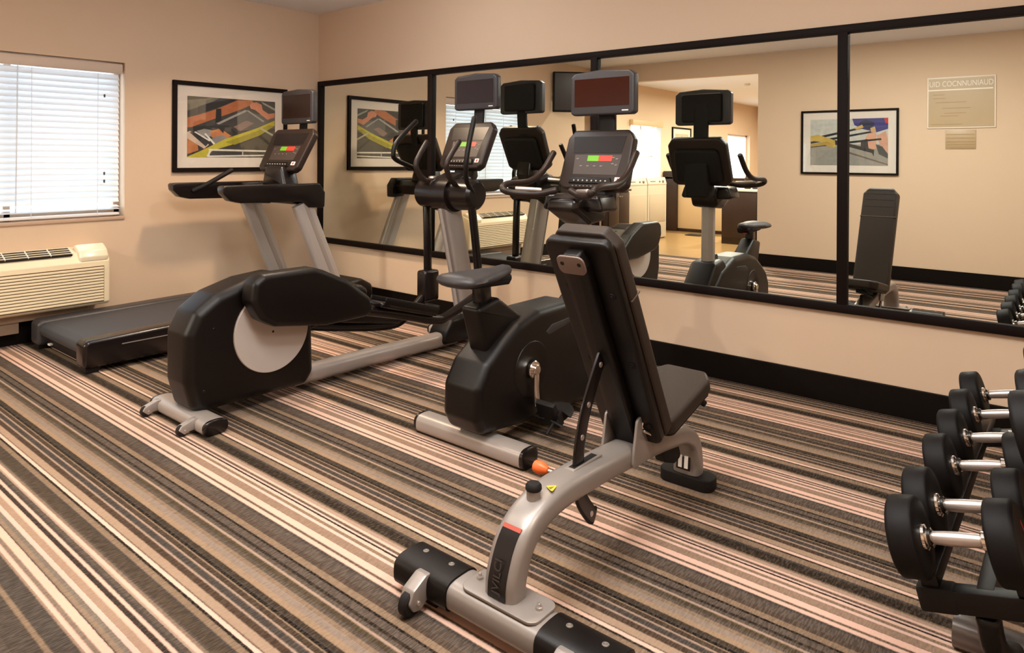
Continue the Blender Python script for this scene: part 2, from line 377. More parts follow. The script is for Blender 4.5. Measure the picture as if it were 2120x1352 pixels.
b = NB(); box(b, -.2, .15, -WD - .12, -WD, 0, H); box(b, 2.565, RX + .1, -WD - .12, -WD, 0, H); box(b, .15, 2.565, -WD - .12, -WD, 2.49, H); struct('wall_front', b, WALL)
b = NB(); box(b, RX, RX + .1, -WD, 0, 0, H); struct('wall_right', b, WALL)
AW = [(-7.1, -8.18, .9, 2.05), (-11.6, -13.0, .9, 2.0)]
b = NB()
yy = -WD - .12
for y0, y1, z0, z1 in AW:
    box(b, AXL - .15, AXL, y0, yy, 0, H); box(b, AXL - .15, AXL, y1, y0, 0, z0); box(b, AXL - .15, AXL, y1, y0, z1, H); yy = y1
box(b, AXL - .15, AXL, -13.6, yy, 0, H); struct('wall_annex_left', b, WALL)
b = NB(); box(b, AXL, 5.2, -13.6, -13.45, 0, H); struct('wall_annex_end', b, WALL)
b = NB(); box(b, 5.1, 5.2, -13.45, -WD - .12, 0, H); struct('wall_annex_right', b, WALL)
b = NB(); box(b, 0.002, RX, -.016, 0, 0, .156, .003); struct('baseboard_back', b, BASE)
b = NB(); box(b, 0, .016, -WD, -.016, 0, .156, .003); struct('baseboard_left', b, BASE)
b = NB(); box(b, 2.575, RX, -WD, -WD + .016, 0, .156, .003); struct('baseboard_front', b, BASE)

# window in the left wall
w = NB()
fx0, fx1 = -.15, -.1
for a in ((WY2, WY2 + .045, WZ0, WZ1), (WY1 - .045, WY1, WZ0, WZ1), (WY2, WY1, WZ0, WZ0 + .06), (WY2, WY1, WZ1 - .05, WZ1), (-2.59, -2.545, WZ0, WZ1)):
    box(w, fx0, fx1, *a, .004)
win = struct('window_1', w, mat('tan_window_frame', (196, 168, 144), .5, noise=.02), smooth=30)
b = NB(); box(b, -.13, -.124, WY2 + .04, WY1 - .04, WZ0 + .05, WZ1 - .045); obj('pane', b, GLASS, win, 0)
b = NB(); box(b, -.105, .012, WY2, WY1, WZ0 - .022, WZ0 + .003, .004); obj('sill', b, mat('tan_sill_stone', (186, 158, 136), .5, noise=.03), win)
bl = thing('window_blind', 'white horizontal slat blind, nearly closed, filling the bright window', 'blind', (-.05, -2.57, WZ0))
b = NB(); box(b, -.075, -.012, WY2 + .012, WY1 - .012, WZ1 - .085, WZ1 - .012, .004); obj('valance', b, mat('beige_valance', (205, 184, 166), .5, noise=.02), bl, label='beige valance')
b = NB(); n = 23; ztop = WZ1 - .115; zb = 1.0
for i in range(n):
    z = ztop - (ztop - zb) * i / (n - 1); sl = 62 if i < n else 30
    mt = Matrix.Translation((-.045, 0, z)) @ Matrix.Rotation(math.radians(sl), 4, 'Y')
    box(b, -.026, .026, WY2 + .02, WY1 - .03, -.0012, .0012, mtx=mt)
for z, sl in ((.945, 12), (.925, 8)):
    box(b, -.026, .026, WY2 + .02, WY1 - .03, -.0014, .0014, mtx=Matrix.Translation((-.045, 0, z)) @ Matrix.Rotation(math.radians(sl), 4, 'Y'))
obj('slats', b, SLAT, bl, 0)
b = NB(); box(b, -.07, -.02, WY2 + .02, WY1 - .03, .875, .895, .004); obj('bottom_rail', b, mat('white_rail', (228, 226, 226), .4, noise=.01), bl)
for yv in (-2.0, -2.44, -2.9, -3.2):
    b = NB(); tube(b, [(-.018, yv, ztop + .02), (-.018, yv, .89)], .0022, 8, 0); obj('ladder_cord', b, CORD, bl)
b = NB(); tube(b, [(-.008, -2.53, ztop + .03), (-.004, -2.535, 1.5), (-.002, -2.54, .93)], .004, 8); obj('tilt_wand', b, mat('clear_wand', (205, 208, 214), .2, noise=.02), bl)
for z in (1.80, 1.20, 1.14):
    b = NB(); lathe(b, [(-.012, .002), (-.01, .006), (.01, .007), (.013, .003)], (-.012, -1.955, z), 'z', 10)
    obj('cord_tassel', b, mat('brown_tassel', (80, 66, 58), .5, noise=.05), bl, label='small brown cord tassel')

# mirror on the back wall
mr = thing('wall_mirror', 'long black-framed gym mirror of tall panes across the pinkish beige wall', 'mirror', (3.2, 0, .504))
MX0, MX1, MZ0, MZ1 = .03, 6.42, .504, 2.072
b = NB(); box(b, MX0, MX1, -.034, -.0015, MZ1 - .046, MZ1, .004); box(b, MX0, MX1, -.034, -.0015, MZ0, MZ0 + .05, .004); box(b, MX0, MX0 + .05, -.033, -.0015, MZ0, MZ1, .004); box(b, MX1 - .05, MX1, -.033, -.0015, MZ0, MZ1, .004)
obj('frame', b, FRAME, mr)
for xc in (1.597, 3.205, 4.79):
    b = NB(); box(b, xc - .026, xc + .026, -.036, -.002, MZ0 + .045, MZ1 - .04, .004); obj('mullion', b, FRAME, mr)
tl = math.radians(-.2307)
for x0, x1 in ((.06, 1.59), (1.60, 3.20), (3.21, 4.785), (4.795, 6.39)):
    b = NB(); zz = (MZ0 + .03, MZ1 - .03)
    vs = [b.verts.new((x, -.010 - math.tan(tl) * (z - 1.3), z)) for x, z in ((x0, zz[0]), (x1, zz[0]), (x1, zz[1]), (x0, zz[1]))]
    vb = [b.verts.new(v.co + Vector((0, .003, 0))) for v in vs]
    b.faces.new(vs); b.faces.new(vb[::-1])
    for i in range(4): b.faces.new((vs[i], vs[(i + 1) % 4], vb[(i + 1) % 4], vb[i]))
    obj('mirror_pane', b, MIRROR, mr, 0)

# ------------------------------------------------------------ downlights and added fill lights
def downlight(x, y, p, col, label, grp, sz=.2, sp=125):
    t = thing('ceiling_light', label, 'light', (x, y, H), grp)
    b = NB(); lathe(b, [(H - .008, .085), (H - .010, .115), (H - .001, .12), (H - .001, .085)], (x, y, 0), 'z', 32); obj('trim_ring', b, mat('white_trim', (230, 228, 224), .5, noise=.01), t)
    b = NB(); lathe(b, [(H - .0065, .083), (H - .0025, .085), (H - .002, .085)], (x, y, 0), 'z', 32); obj('lens', b, LENS, t)
    ld = bpy.data.lights.new('lamp', 'AREA'); ld.shape = 'DISK'; ld.size = sz; ld.energy = p; ld.color = col; ld.spread = math.radians(sp)
    lo = bpy.data.objects.new('lamp', ld); COL.objects.link(lo); lo.parent = t; lo.location = (0, 0, -.02)
for (x, y, p), nm in zip(DOWNLIGHTS, ['above the treadmill', 'added as unseen fill above the front of the exercise bike']):
    downlight(x, y, p, WARM, 'round recessed ceiling downlight ' + nm, 'ceiling downlights of the gym')
for (x, y, p), nm in zip(FILL_PANELS, ['nearest the window wall', 'above the middle of the carpet', 'above the dumbbell rack']):
    t = thing('added_panel_light', 'added unseen fill light, a flat rectangular ceiling panel ' + nm, 'light', (x, y, H), 'added ceiling fill panels')
    b = NB(); box(b, x - .62, x + .62, y - .32, y + .32, H - .012, H - .0005, .003); obj('panel_frame', b, mat('white_trim', (230, 228, 224), .5, noise=.01), t)
    b = NB(); box(b, x - .59, x + .59, y - .29, y + .29, H - .0135, H - .011); obj('diffuser', b, LENS, t, 0)
    ld = bpy.data.lights.new('lamp', 'AREA'); ld.shape = 'RECTANGLE'; ld.size = 1.18; ld.size_y = .58; ld.energy = p; ld.color = NEUT
    lo = bpy.data.objects.new('lamp', ld); COL.objects.link(lo); lo.parent = t; lo.location = (0, 0, -.02)
for (x, y, p), nm in zip(FILL_DOMES, ['above the elliptical trainer', 'above the weight bench']):
    t = thing('added_dome_light', 'added unseen fill light, an opal glass ceiling dome ' + nm, 'light', (x, y, H), 'added ceiling fill domes')
    b = NB(); lathe(b, [(H - .03, .17), (H - .02, .185), (H - .001, .185)], (x, y, 0), 'z', 36); obj('base_ring', b, mat('white_trim', (230, 228, 224), .5, noise=.01), t)
    b = NB(); lathe(b, [(H - .115, .02), (H - .11, .07), (H - .09, .12), (H - .06, .155), (H - .028, .17)], (x, y, 0), 'z', 36); obj('diffuser', b, LENS, t, 60)
    ld = bpy.data.lights.new('lamp', 'POINT'); ld.shadow_soft_size = .07; ld.energy = p; ld.color = (.92, .97, 1)
    lo = bpy.data.objects.new('lamp', ld); COL.objects.link(lo); lo.parent = t; lo.location = (0, 0, -.20)
for (x, y, p), nm in zip(ANNEX_FILL_LIGHTS, ['nearest the opening', 'midway down the side room', 'farthest from the opening']):
    downlight(x, y, p, (1, .95, .80), 'added round ceiling fill downlight of the side room, ' + nm, 'added fill downlights of the side room', sp=175)

# ------------------------------------------------------------ pictures
def picture(name, label, wallpt, u, wdt, hgt, z1, polys, bgc, frame=.022, matw=.075, nrm=(1, 0, 0), bg2=None):
    """wallpt: corner shown at the left of the polys' frame, u: direction of increasing u along the wall"""
    n = Vector(nrm); u = Vector(u); p0 = Vector(wallpt) + Vector((0, 0, z1))
    t = thing(name, label, 'picture', p0 + u * wdt / 2 - Vector((0, 0, hgt)) + n * .001)
    def Q(a, c, d): return p0 + u * a + Vector((0, 0, -c)) + n * d
    def slab(bm, a0, a1, c0, c1, d0, d1, bev=0):
        b = bmesh.new(); bmesh.ops.create_cube(b, size=1)
        for v in b.verts: v.co = Q(a0 + (v.co.x + .5) * (a1 - a0), c0 + (v.co.y + .5) * (c1 - c0), d0 + (v.co.z + .5) * (d1 - d0))
        if bev: bmesh.ops.bevel(b, geom=b.edges[:], offset=bev, segments=2, affect='EDGES')
        merge(bm, b)
    b = NB(); f = frame
    slab(b, 0, wdt, 0, f, .002, .028, .002); slab(b, 0, wdt, hgt - f, hgt, .002, .028, .002); slab(b, 0, f, f * .5, hgt - f * .5, .002, .0275, .002); slab(b, wdt - f, wdt, f * .5, hgt - f * .5, .002, .0275, .002)
    obj('frame', b, FRAME, t)
    b = NB(); slab(b, f * .5, wdt - f * .5, f * .5, hgt - f * .5, .006, .012); obj('mat_board', b, MATBD, t, 0)
    iw, ih = wdt - 2 * (f + matw), hgt - 2 * (f + matw)
    b = NB(); mats = []
    layers = [([(0, 0), (1, 0), (1, 1), (0, 1)], bgc)] + polys
    for k, (pts, c) in enumerate(layers):
        if c not in mats: mats.append(c)
        vs = [b.verts.new(Q(f + matw + min(max(a, 0), 1) * iw, f + matw + min(max(c2, 0), 1) * ih, .0125 + k * .00006)) for a, c2 in pts]
        if len(vs) > 2:
            fc = b.faces.new(vs); fc.material_index = mats.index(c)
    me_m = [mat('print_ink_%d_%d_%d' % c, c, .6, noise=.22, nscale=25) for c in mats]
    me = bpy.data.meshes.new('print'); b.normal_update()
    for fc in b.faces:
        if fc.normal.dot(n) < 0: fc.normal_flip()
    bmesh.ops.translate(b, verts=b.verts, vec=-ORIG[t.name]); b.to_mesh(me); b.free()
    o = bpy.data.objects.new('print', me); COL.objects.link(o); o.parent = t
    for q in me_m: me.materials.append(q)
    b = NB(); slab(b, f, wdt - f, f, hgt - f, .0165, .0175)
    obj('glazing', b, GLASS, t, 0)
    return t
def zp(lst, x0, x1, yt0, yt1, yb):
    r = []
    for x, y in lst:
        u = (x - x0) / (x1 - x0); tp = yt0 + u * (yt1 - yt0); r.append((u, (y - tp) / (yb - tp)))
    return r
Z1 = lambda *l: zp(l, 218, 960, 215, 272, 750)
art1 = [
    (Z1((218, 215), (470, 234), (420, 270), (218, 345)), (112, 102, 84)),
    (Z1((300, 310), (430, 262), (600, 240), (600, 262), (450, 320), (300, 375)), (40, 34, 34)),
    (Z1((218, 405), (330, 372), (450, 330), (620, 255), (750, 255), (770, 285), (640, 340), (450, 408), (218, 500)), (178, 102, 62)),
    (Z1((445, 330), (488, 325), (490, 440), (440, 470)), (30, 26, 28)),
    (Z1((620, 345), (960, 400), (960, 500), (620, 520)), (96, 90, 86)),
    (Z1((830, 265), (960, 330), (960, 350), (850, 290)), (150, 148, 140)),
    (Z1((728, 300), (745, 280), (790, 272), (835, 295), (845, 340), (900, 375), (955, 368), (955, 405), (890, 425), (835, 385), (780, 340), (740, 328)), (205, 128, 96)),
    (Z1((445, 455), (690, 338), (712, 348), (470, 464)), (158, 152, 148)),
    (Z1((700, 345), (715, 340), (862, 436), (848, 446)), (150, 146, 142)),
    (Z1((590, 485), (700, 430), (768, 455), (650, 522)), (140, 112, 102)),
    (Z1((218, 490), (340, 475), (540, 470), (620, 540), (520, 600), (218, 740)), (44, 38, 38)),
    (Z1((218, 575), (300, 640), (305, 690), (218, 722)), (186, 112, 62)),
    (Z1((218, 530), (240, 520), (390, 640), (350, 675), (218, 585)), (206, 178, 158)),
    (Z1((236, 532), (262, 528), (380, 632), (362, 655)), (50, 42, 40)),
    (Z1((290, 520), (350, 502), (405, 512), (420, 560), (380, 575), (330, 560)), (150, 142, 136)),
    (Z1((400, 520), (470, 502), (520, 560), (450, 600), (405, 570)), (190, 116, 66)),
    (Z1((440, 570), (500, 560), (560, 575), (430, 636), (390, 600)), (132, 124, 120)),
    (Z1((510, 520), (575, 565), (540, 578), (500, 560)), (196, 120, 60)),
    (Z1((350, 545), (362, 540), (440, 630), (425, 638)), (226, 218, 210)),
    (Z1((270, 530), (282, 524), (400, 600), (392, 612)), (220, 210, 204)),
    (Z1((218, 745), (330, 690), (520, 590), (800, 495), (955, 432), (955, 478), (820, 552), (640, 620), (420, 690), (365, 750), (218, 750)), (192, 176, 46)),
    (Z1((520, 618), (800, 520), (900, 470), (955, 478), (820, 560), (600, 640)), (160, 146, 38)),
    (Z1((640, 640), (830, 560), (960, 520), (960, 750), (700, 750)), (84, 74, 58)),
    (Z1((800, 570), (820, 560), (940, 650), (930, 668)), (60, 54, 46)),
    (Z1((815, 500), (835, 495), (960, 560), (960, 580)), (176, 170, 140)),
    (Z1((385, 676), (960, 690), (960, 704), (390, 692)), (226, 214, 200)),
    (Z1((378, 734), (960, 724), (960, 736), (380, 748)), (226, 214, 200)),
    (Z1((368, 745), (396, 676), (408, 680), (388, 748)), (226, 214, 200)),
    (Z1((664, 692), (674, 692), (674, 728), (664, 728)), (200, 186, 170)),
]
picture('framed_picture', 'wide black-framed photo of racing boats with yellow hull between window and mirror', (0, -1.4424, 0), (0, 1, 0), 1.078, .766, 1.9687, art1, (64, 58, 54), frame=.036, matw=.088, nrm=(1, 0, 0))
Z2 = lambda *l: [(((450 - x) / (450 - 93)), (y - 280) / (498 - 280)) for x, y in l]
art2 = [
    (Z2((93, 400), (450, 400), (450, 498), (93, 498)), (150, 142, 132)),
    (Z2((290, 280), (450, 280), (450, 330), (400, 345), (340, 330), (300, 310)), (58, 52, 118)),
    (Z2((320, 300), (350, 285), (390, 300), (380, 330), (330, 325)), (40, 38, 66)),
    (Z2((432, 280), (450, 280), (450, 305), (438, 305)), (190, 40, 34)),
    (Z2((350, 370), (375, 335), (398, 350), (400, 420), (370, 425)), (214, 156, 128)),
    (Z2((400, 360), (440, 340), (450, 380), (450, 440), (430, 440), (410, 390)), (206, 150, 124)),
    (Z2((330, 380), (360, 375), (365, 425), (330, 420)), (48, 42, 50)),
    (Z2((396, 400), (425, 410), (450, 445), (450, 465), (410, 445)), (60, 64, 66)),
    (Z2((93, 368), (340, 318), (342, 326), (95, 380)), (26, 22, 22)),
    (Z2((93, 385), (380, 338), (382, 346), (95, 396)), (26, 22, 22)),
    (Z2((93, 402), (420, 372), (422, 380), (95, 414)), (26, 22, 22)),
    (Z2((180, 370), (390, 425), (388, 456), (380, 440), (178, 384)), (36, 34, 36)),
    (Z2((93, 360), (130, 352), (210, 380), (215, 412), (190, 410), (150, 388), (93, 380)), (196, 160, 70)),
    (Z2((93, 398), (170, 385), (205, 400), (200, 416), (165, 402), (93, 410)), (176, 140, 56)),
    (Z2((300, 325), (335, 308), (342, 322), (310, 332)), (204, 164, 90)),
    (Z2((372, 325), (392, 318), (398, 342), (376, 345)), (200, 160, 110)),
    (Z2((265, 430), (450, 490), (450, 496), (262, 438)), (112, 92, 80)),
]
picture('framed_picture', 'black-framed photo of rowers and oars, seen in the mirror left of the wall sign', (4.177, -WD, 0), (-1, 0, 0), 1.07, .775, 1.967, art2, (196, 190, 180), frame=.024, matw=.085, nrm=(0, 1, 0))
picture('framed_picture', 'small black-framed picture in the side room, seen in the mirror behind the bike', (AXL, -9.6, 0), (0, 1, 0), .86, .78, 2.03, [([(0, .2), (.5, .1), (1, .3), (1, .5), (.4, .4), (0, .6)], (120, 90, 50)), ([(.1, .7), (.9, .6), (.9, .8), (.1, .9)], (70, 64, 60))], (196, 180, 150), frame=.03, matw=.1, nrm=(1, 0, 0))

# gym sign on the front wall, read in the mirror
sg = thing('wall_sign', 'frosted tan wall sign with white border and raised lettering, seen in the mirror', 'sign', (4.77, -WD, 1.72))
SGM = mat('tan_sign_panel', (176, 152, 118), .35, noise=.04); SGW = mat('white_sign_edge', (226, 214, 198), .4, noise=.02)
b = NB(); box(b, 4.455, 5.085, -WD + .001, -WD + .012, 1.722, 2.287, .002); obj('border', b, SGW, sg)
b = NB(); box(b, 4.468, 5.072, -WD + .006, -WD + .014, 1.737, 2.272); obj('panel', b, SGM, sg, 0)
b = NB(); box(b, 4.468, 5.06, -WD + .012, -WD + .0155, 2.138, 2.152); obj('rule', b, SGW, sg, 0)
b = text_bm('UID COCNNUNIAUD', .085, .0015); bmesh.ops.transform(b, matrix=Matrix.Translation((4.77, -WD + .015, 2.208)) @ Matrix.Rotation(math.pi / 2, 4, 'X') @ Matrix.Scale(.72, 4, (1, 0, 0)), verts=b.verts)
obj('lettering', b, SGW, sg, 0)
b = NB()
for x0, x1, z in ((4.51, 4.62, 2.09), (4.51, 4.63, 2.05), (4.54, 4.82, 2.005), (4.60, 4.86, 1.94), (4.62, 4.82, 1.885), (4.58, 4.75, 1.855), (4.49, 4.79, 1.762)): box(b, x0, x1, -WD + .0135, -WD + .0152, z, z + .007)
obj('small_print', b, mat('brown_sign_print', (158, 130, 92), .5, noise=.03), sg, 0)
sg2 = thing('wall_sign', 'small tan plaque mounted just beneath the large lettered sign', 'sign', (4.77, -WD, 1.495))
b = NB(); box(b, 4.63, 4.908, -WD + .001, -WD + .010, 1.497, 1.703, .002); obj('panel', b, SGM, sg2)
b = NB()
for z in (1.65, 1.61, 1.57, 1.54, 1.51): box(b, 4.64, 4.898, -WD + .009, -WD + .0115, z, z + .008)
obj('small_print', b, MATS['brown_sign_print'], sg2, 0)

# television in the corner
tv = thing('wall_television', 'thin dark television angled across the room corner, seen in the mirror', 'television', (.12, -4.82, 2.3))
cx, cy = .37, -4.27
mt = Matrix.Translation((cx, cy, 2.3)) @ Matrix.Rotation(math.radians(-45), 4, 'Z')   # local x along the screen, +y faces the room
b = NB(); box(b, -.48, .48, -.03, .03, -.285, .285, .01, 3, mt); obj('casing', b, BLKM, tv)
b = NB(); box(b, -.455, .455, .029, .032, -.26, .265, 0, 2, mt); obj('screen', b, mat('brown_black_screen', (40, 28, 22), .25, noise=.03), tv, 0)
b = NB(); box(b, -.03, .03, -.36, -.02, -.03, .03, .005, 2, mt); box(b, -.12, .12, -.05, -.025, -.1, .1, .005, 2, mt); obj('wall_bracket', b, BLKM, tv)

# ------------------------------------------------------------ air conditioner under the window
AX = .235; AY0, AY1 = -3.13, -2.0
ac = thing('air_conditioner', 'cream wall heater and air conditioner with louvred front under the window', 'air conditioner', (.1, -2.56, .16))
b = NB(); prism(b, [(0.0, .24), (AX - .02, .24), (AX, .26), (AX, .56), (AX - .035, .625), (AX - .13, .655), (0.0, .66)], AY0, AY1, .02, 'y', 4, rad=.02); obj('body', b, CREAM, ac)
b = NB(); k = 12
for i in range(k):
    z = .278 + i * .0212
    box(b, AX - .002, AX + .012, AY0 + .05, AY1 - .05, z - .008, z + .0075, .002, 2, rot('Y', 0, (AX, 0, z)))
obj('front_louvres', b, CREAM, ac)
b = NB(); box(b, AX - .004, AX + .0015, AY0 + .045, AY1 - .045, .262, .526); obj('louvre_recess', b, mat('brown_recess', (96, 70, 46), .8, noise=.05), ac, 0)
gt = rot('Y', 22, (AX - .06, 0, .637))
b = NB(); box(b, AX - .12, AX - .012, AY0 + .06, AY1 - .25, .632, .645, .002, 2, gt); obj('air_outlet', b, mat('dark_outlet', (22, 17, 14), .8, noise=.05), ac, label='dark air outlet opening')
b = NB()
for i in range(4): box(b, AX - .118 + i * .03, AX - .113 + i * .03, AY0 + .06, AY1 - .25, .64, .65, 0, 2, gt)
for i in range(7): y = AY0 + .06 + i * (AY1 - .25 - AY0 - .06) / 6; box(b, AX - .12, AX - .012, y - .003, y + .003, .64, .652, 0, 2, gt)
obj('outlet_grille', b, CREAM, ac, 0)
b = NB(); prism(b, [(AX - .14, .63), (AX - .002, .55), (AX + .003, .60), (AX - .02, .645), (AX - .09, .685), (AX - .14, .68)], AY1 - .21, AY1 - .01, .02, 'y', 4, rad=.02); obj('control_door', b, mat('glossy_cream', (228, 214, 186), .2, coat=.3, noise=.01), ac, label='glossy control cover')
b = NB(); box(b, 0, .14, AY0 + .02, AY1 - .12, .18, .245, .004); box(b, .02, .12, AY0 + .02, -2.55, 0.10, .185, .004); obj('sleeve', b, mat('grey_beige_sleeve', (150, 128, 108), .5, noise=.03), ac)

# ------------------------------------------------------------ shared fittings of the exercise machines
def television(par, x, y, z0, z1, wdt, screen=SCREEN, tilt=0):
    h = z1 - z0; zc = (z0 + z1) / 2; mt = rot('X', tilt, (x, y, zc))
    out = [(x - wdt / 2, z0 + .012), (x - wdt / 2 + .02, z0), (x + wdt / 2 - .02, z0), (x + wdt / 2, z0 + .012), (x + wdt / 2, z1 - .03), (x + wdt / 2 - .03, z1 - .008), (x, z1 + .004), (x - wdt / 2 + .03, z1 - .008), (x - wdt / 2, z1 - .03)]
    b = NB(); prism(b, out, y - .022, y + .035, .012, 'y', 3, rad=.018, mtx=mt); t = obj('television', b, TVGREY, par)
    b = NB(); box(b, x - wdt / 2 + .03, x + wdt / 2 - .03, y - .0235, y - .021, z0 + .05, z1 - .045, 0, 2, mt); obj('screen', b, screen, t, 0)
    b = NB(); box(b, x + wdt / 2 - .075, x + wdt / 2 - .035, y - .024, y - .021, z0 + .02, z0 + .026, 0, 2, mt); obj('badge', b, WHITE, t, 0)
    b = NB(); prism(b, [(x - wdt * .36, z0 + .02), (x + wdt * .36, z0 + .02), (x + wdt * .36, z1 - .03), (x - wdt * .36, z1 - .03)], y + .03, y + .06, .012, 'y', 3, rad=.02, mtx=mt); obj('rear_housing', b, BLKM, t)
    return t
def mast(par, x, pts, a=.045, c=.016):
    b = NB(); sweep(b, cr(pts, 8), ell(a, c, 20, 4), side=(1, 0, 0)); return obj('television_mast', b, BLKM, par)
def console(par, x, yb, zb, yt, zt, wb, wt, dark=CONS):
    """tilted display slab; local frame: X across, v up along the slab, n towards the user (-y)"""
    v = Vector((0, yt - yb, zt - zb)); Ln = v.length; v.normalize(); n = Vector((0, -v.z, v.y)); o0 = Vector((x, yb, zb))
    mt = Matrix((Vector((1, 0, 0)), v, -n)).transposed().to_4x4(); mt.translation = o0      # local z points away from the user
    out = [(-wb / 2, .03), (-wb / 2 + .04, 0), (wb / 2 - .04, 0), (wb / 2, .03), (wt / 2, Ln - .05), (wt / 2 - .04, Ln), (-wt / 2 + .04, Ln), (-wt / 2, Ln - .05)]
    b = NB(); prism(b, out, 0, .06, .014, 'z', 3, rad=.03, mtx=mt); t = obj('console', b, dark, par)
    def pan(name, pts, d0, d1, m_, **k):
        b = NB(); prism(b, pts, d0, d1, 0, 'z', mtx=mt); return obj(name, b, m_, t, 0, **k)
    pan('display', [(-wt * .36, Ln * .6), (wt * .36, Ln * .6), (wt * .40, Ln * .88), (-wt * .40, Ln * .88)], -.0015, .003, SCREEN)
    pan('keypad', [(-wb * .30, Ln * .24), (wb * .34, Ln * .24), (wb * .37, Ln * .57), (-wb * .32, Ln * .57)], -.0012, .003, mat('keypad_overlay', (64, 54, 50), .45, noise=.03))
    pan('start_button', [(-wb * .12, Ln * .46), (0.02, Ln * .46), (.02, Ln * .555), (-wb * .12, Ln * .555)], -.003, .002, GREEN, label='green start button')
    pan('stop_button', [(.021, Ln * .46), (wb * .24, Ln * .46), (wb * .24, Ln * .555), (.021, Ln * .555)], -.003, .002, REDB, label='red stop button')
    pan('badge', [(wb * .33, Ln * .12), (wb * .42, Ln * .12), (wb * .42, Ln * .20), (wb * .33, Ln * .20)], -.003, .002, WHITE, label='small white square badge')
    b = NB(); prism(b, [(wb * .36, Ln * .14), (wb * .39, Ln * .13), (wb * .40, Ln * .18), (wb * .365, Ln * .185)], -.0036, -.002, 0, 'z', mtx=mt); obj('badge_mark', b, RED, t, 0)
    b = NB()
    for i in range(8):
        xx = -wb * .24 + i * wb * .066; prism(b, ell(.0045, .0045, 10), -.0175, -.012, 0, 'z', mtx=mt @ Matrix.Translation((xx, Ln * .125, 0)))
    for i in range(10):
        xx = -wb * .26 + i * wb * .055; prism(b, ell(.005, .0016, 8), -.0065, -.004, 0, 'z', mtx=mt @ Matrix.Translation((xx, Ln * .045, 0)))
    obj('button_icons', b, mat('icon_grey', (176, 168, 160), .5, noise=.02), t, 0)
    b = NB(); prism(b, [(-wb * .33, Ln * .085), (wb * .30, Ln * .085), (wb * .27, Ln * .185), (-wb * .30, Ln * .185)], -.012, .002, .004, 'z', mtx=mt); obj('button_ledge', b, BLK, t)
    b = NB()
    for i, (xx, yy) in enumerate(((.26, .52), (.31, .5), (.26, .42), (.31, .40), (-.2, .38), (-.1, .38), (0, .38), (.1, .38), (-.27, .5))):
        prism(b, ell(.010, .004, 8), -.003, 0, 0, 'z', mtx=mt @ Matrix.Translation((wb * xx, Ln * yy, 0)))
    obj('key_icons', b, GREYK, t, 0)
    b = NB(); prism(b, [(-wb * .40, .03), (wb * .40, .03), (wt * .38, Ln * .8), (-wt * .38, Ln * .8)], .05, .10, .025, 'z', 3, rad=.04, mtx=mt); obj('rear_cover', b, BLKM, t)
    return t
def oval_foot(par, x0, x1, y, hy, hz, m_=SILV, name='stabilizer', sp=2.8):
    b = NB(); sweep(b, [(x0 + .012, y, hz), (x1 - .012, y, hz)], ell(hy, hz, 28, sp), side=(0, 1, 0), cap=0); t = obj(name, b, m_, par)
    for xx, s_ in ((x0, -1), (x1, 1)):
        b = NB(); sweep(b, [(xx - s_ * .014, y, hz), (xx - s_ * .006, y, hz), (xx, y, hz)], ell(hy + .001, hz, 28, sp), side=(0, 1, 0), cap=.4, scale=lambda t_: 1); obj('end_cap', b, BLKG, t)
    return t
def roller_wheel(par, x, y, r=.027, dy=-1, ybase=None, zb=.06, m_=SILV, w_=.038):
    b = NB(); yb = ybase
    out = [(yb, zb + .02), (yb + dy * .02, zb + .02), (y + dy * r * .7, r + .024), (y + dy * r * 1.15, r + .008), (y + dy * r * .1, r - .018), (y - dy * r * .8, r - .008), (yb, zb - .03)]
    prism(b, out, x - w_ / 2, x + w_ / 2, .004, 'x', 2, rad=.005); t = obj('wheel_bracket', b, m_, par)
    b = NB(); cyl(b, (x, y + dy * .008, r), r, -w_ * .38, w_ * .38, 'x', 24, .004); obj('wheel', b, RUB, t)
    b = NB(); cyl(b, (x, y, r), .006, -w_ / 2 - .003, w_ / 2 + .003, 'x', 12, .001); obj('axle_bolt', b, STEEL, t)

# ------------------------------------------------------------ treadmill
TX = .67
tm = thing('treadmill', 'black treadmill with grey uprights, television and long deck beside the window wall', 'treadmill', (TX, -1.45, 0))
def rail(x0, x1, s_):
    b = NB()
    prism(b, [(-2.50, .035), (-2.50, .18), (-2.475, .205), (-.55, .235), (-.55, .035)], x0, x1, .022, 'x', 4, rad=.03)
    return obj('side_rail', b, BLKG if s_ > 0 else GREYP, tm)
r1 = rail(1.01, 1.145, 1); r2 = rail(.185, .33, -1)
b = NB(); box(b, 1.144, 1.1475, -2.28, -.8, .150, .156, .001); obj('trim_line', b, GREYK, r1)
b = NB(); prism(b, [(-2.43, .09), (-2.475, .105), (-2.49, .14), (-2.475, .17), (-2.43, .192), (-.60, .222), (-.60, .09)], .325, 1.015, 0, 'x', rad=.025); obj('running_belt', b, BELT, tm)
b = NB(); box(b, .32, 1.02, -2.44, -.6, .03, .085, .008); obj('deck_frame', b, BLKM, tm)
b = NB(); box(b, .40, .44, -2.462, -2.44, .05, .062, .002); obj('badge', b, WHITE, tm, label='small white badge')
for xx in (.235, 1.075):
    b = NB(); box(b, xx - .04, xx + .04, -2.48, -2.40, 0, .045, .006); obj('rear_foot', b, RUB, tm)
b = NB(); prism(b, [(-.78, .03), (-.78, .22), (-.70, .285), (-.35, .31), (-.24, .25), (-.22, .03)], .20, 1.13, .03, 'x', 4, rad=.05); obj('motor_cover', b, BLK, tm)
for xx in (.26, 1.02):
    b = NB(); box(b, xx, xx + .06, -.3, -.24, 0, .04); obj('front_foot', b, RUB, tm)
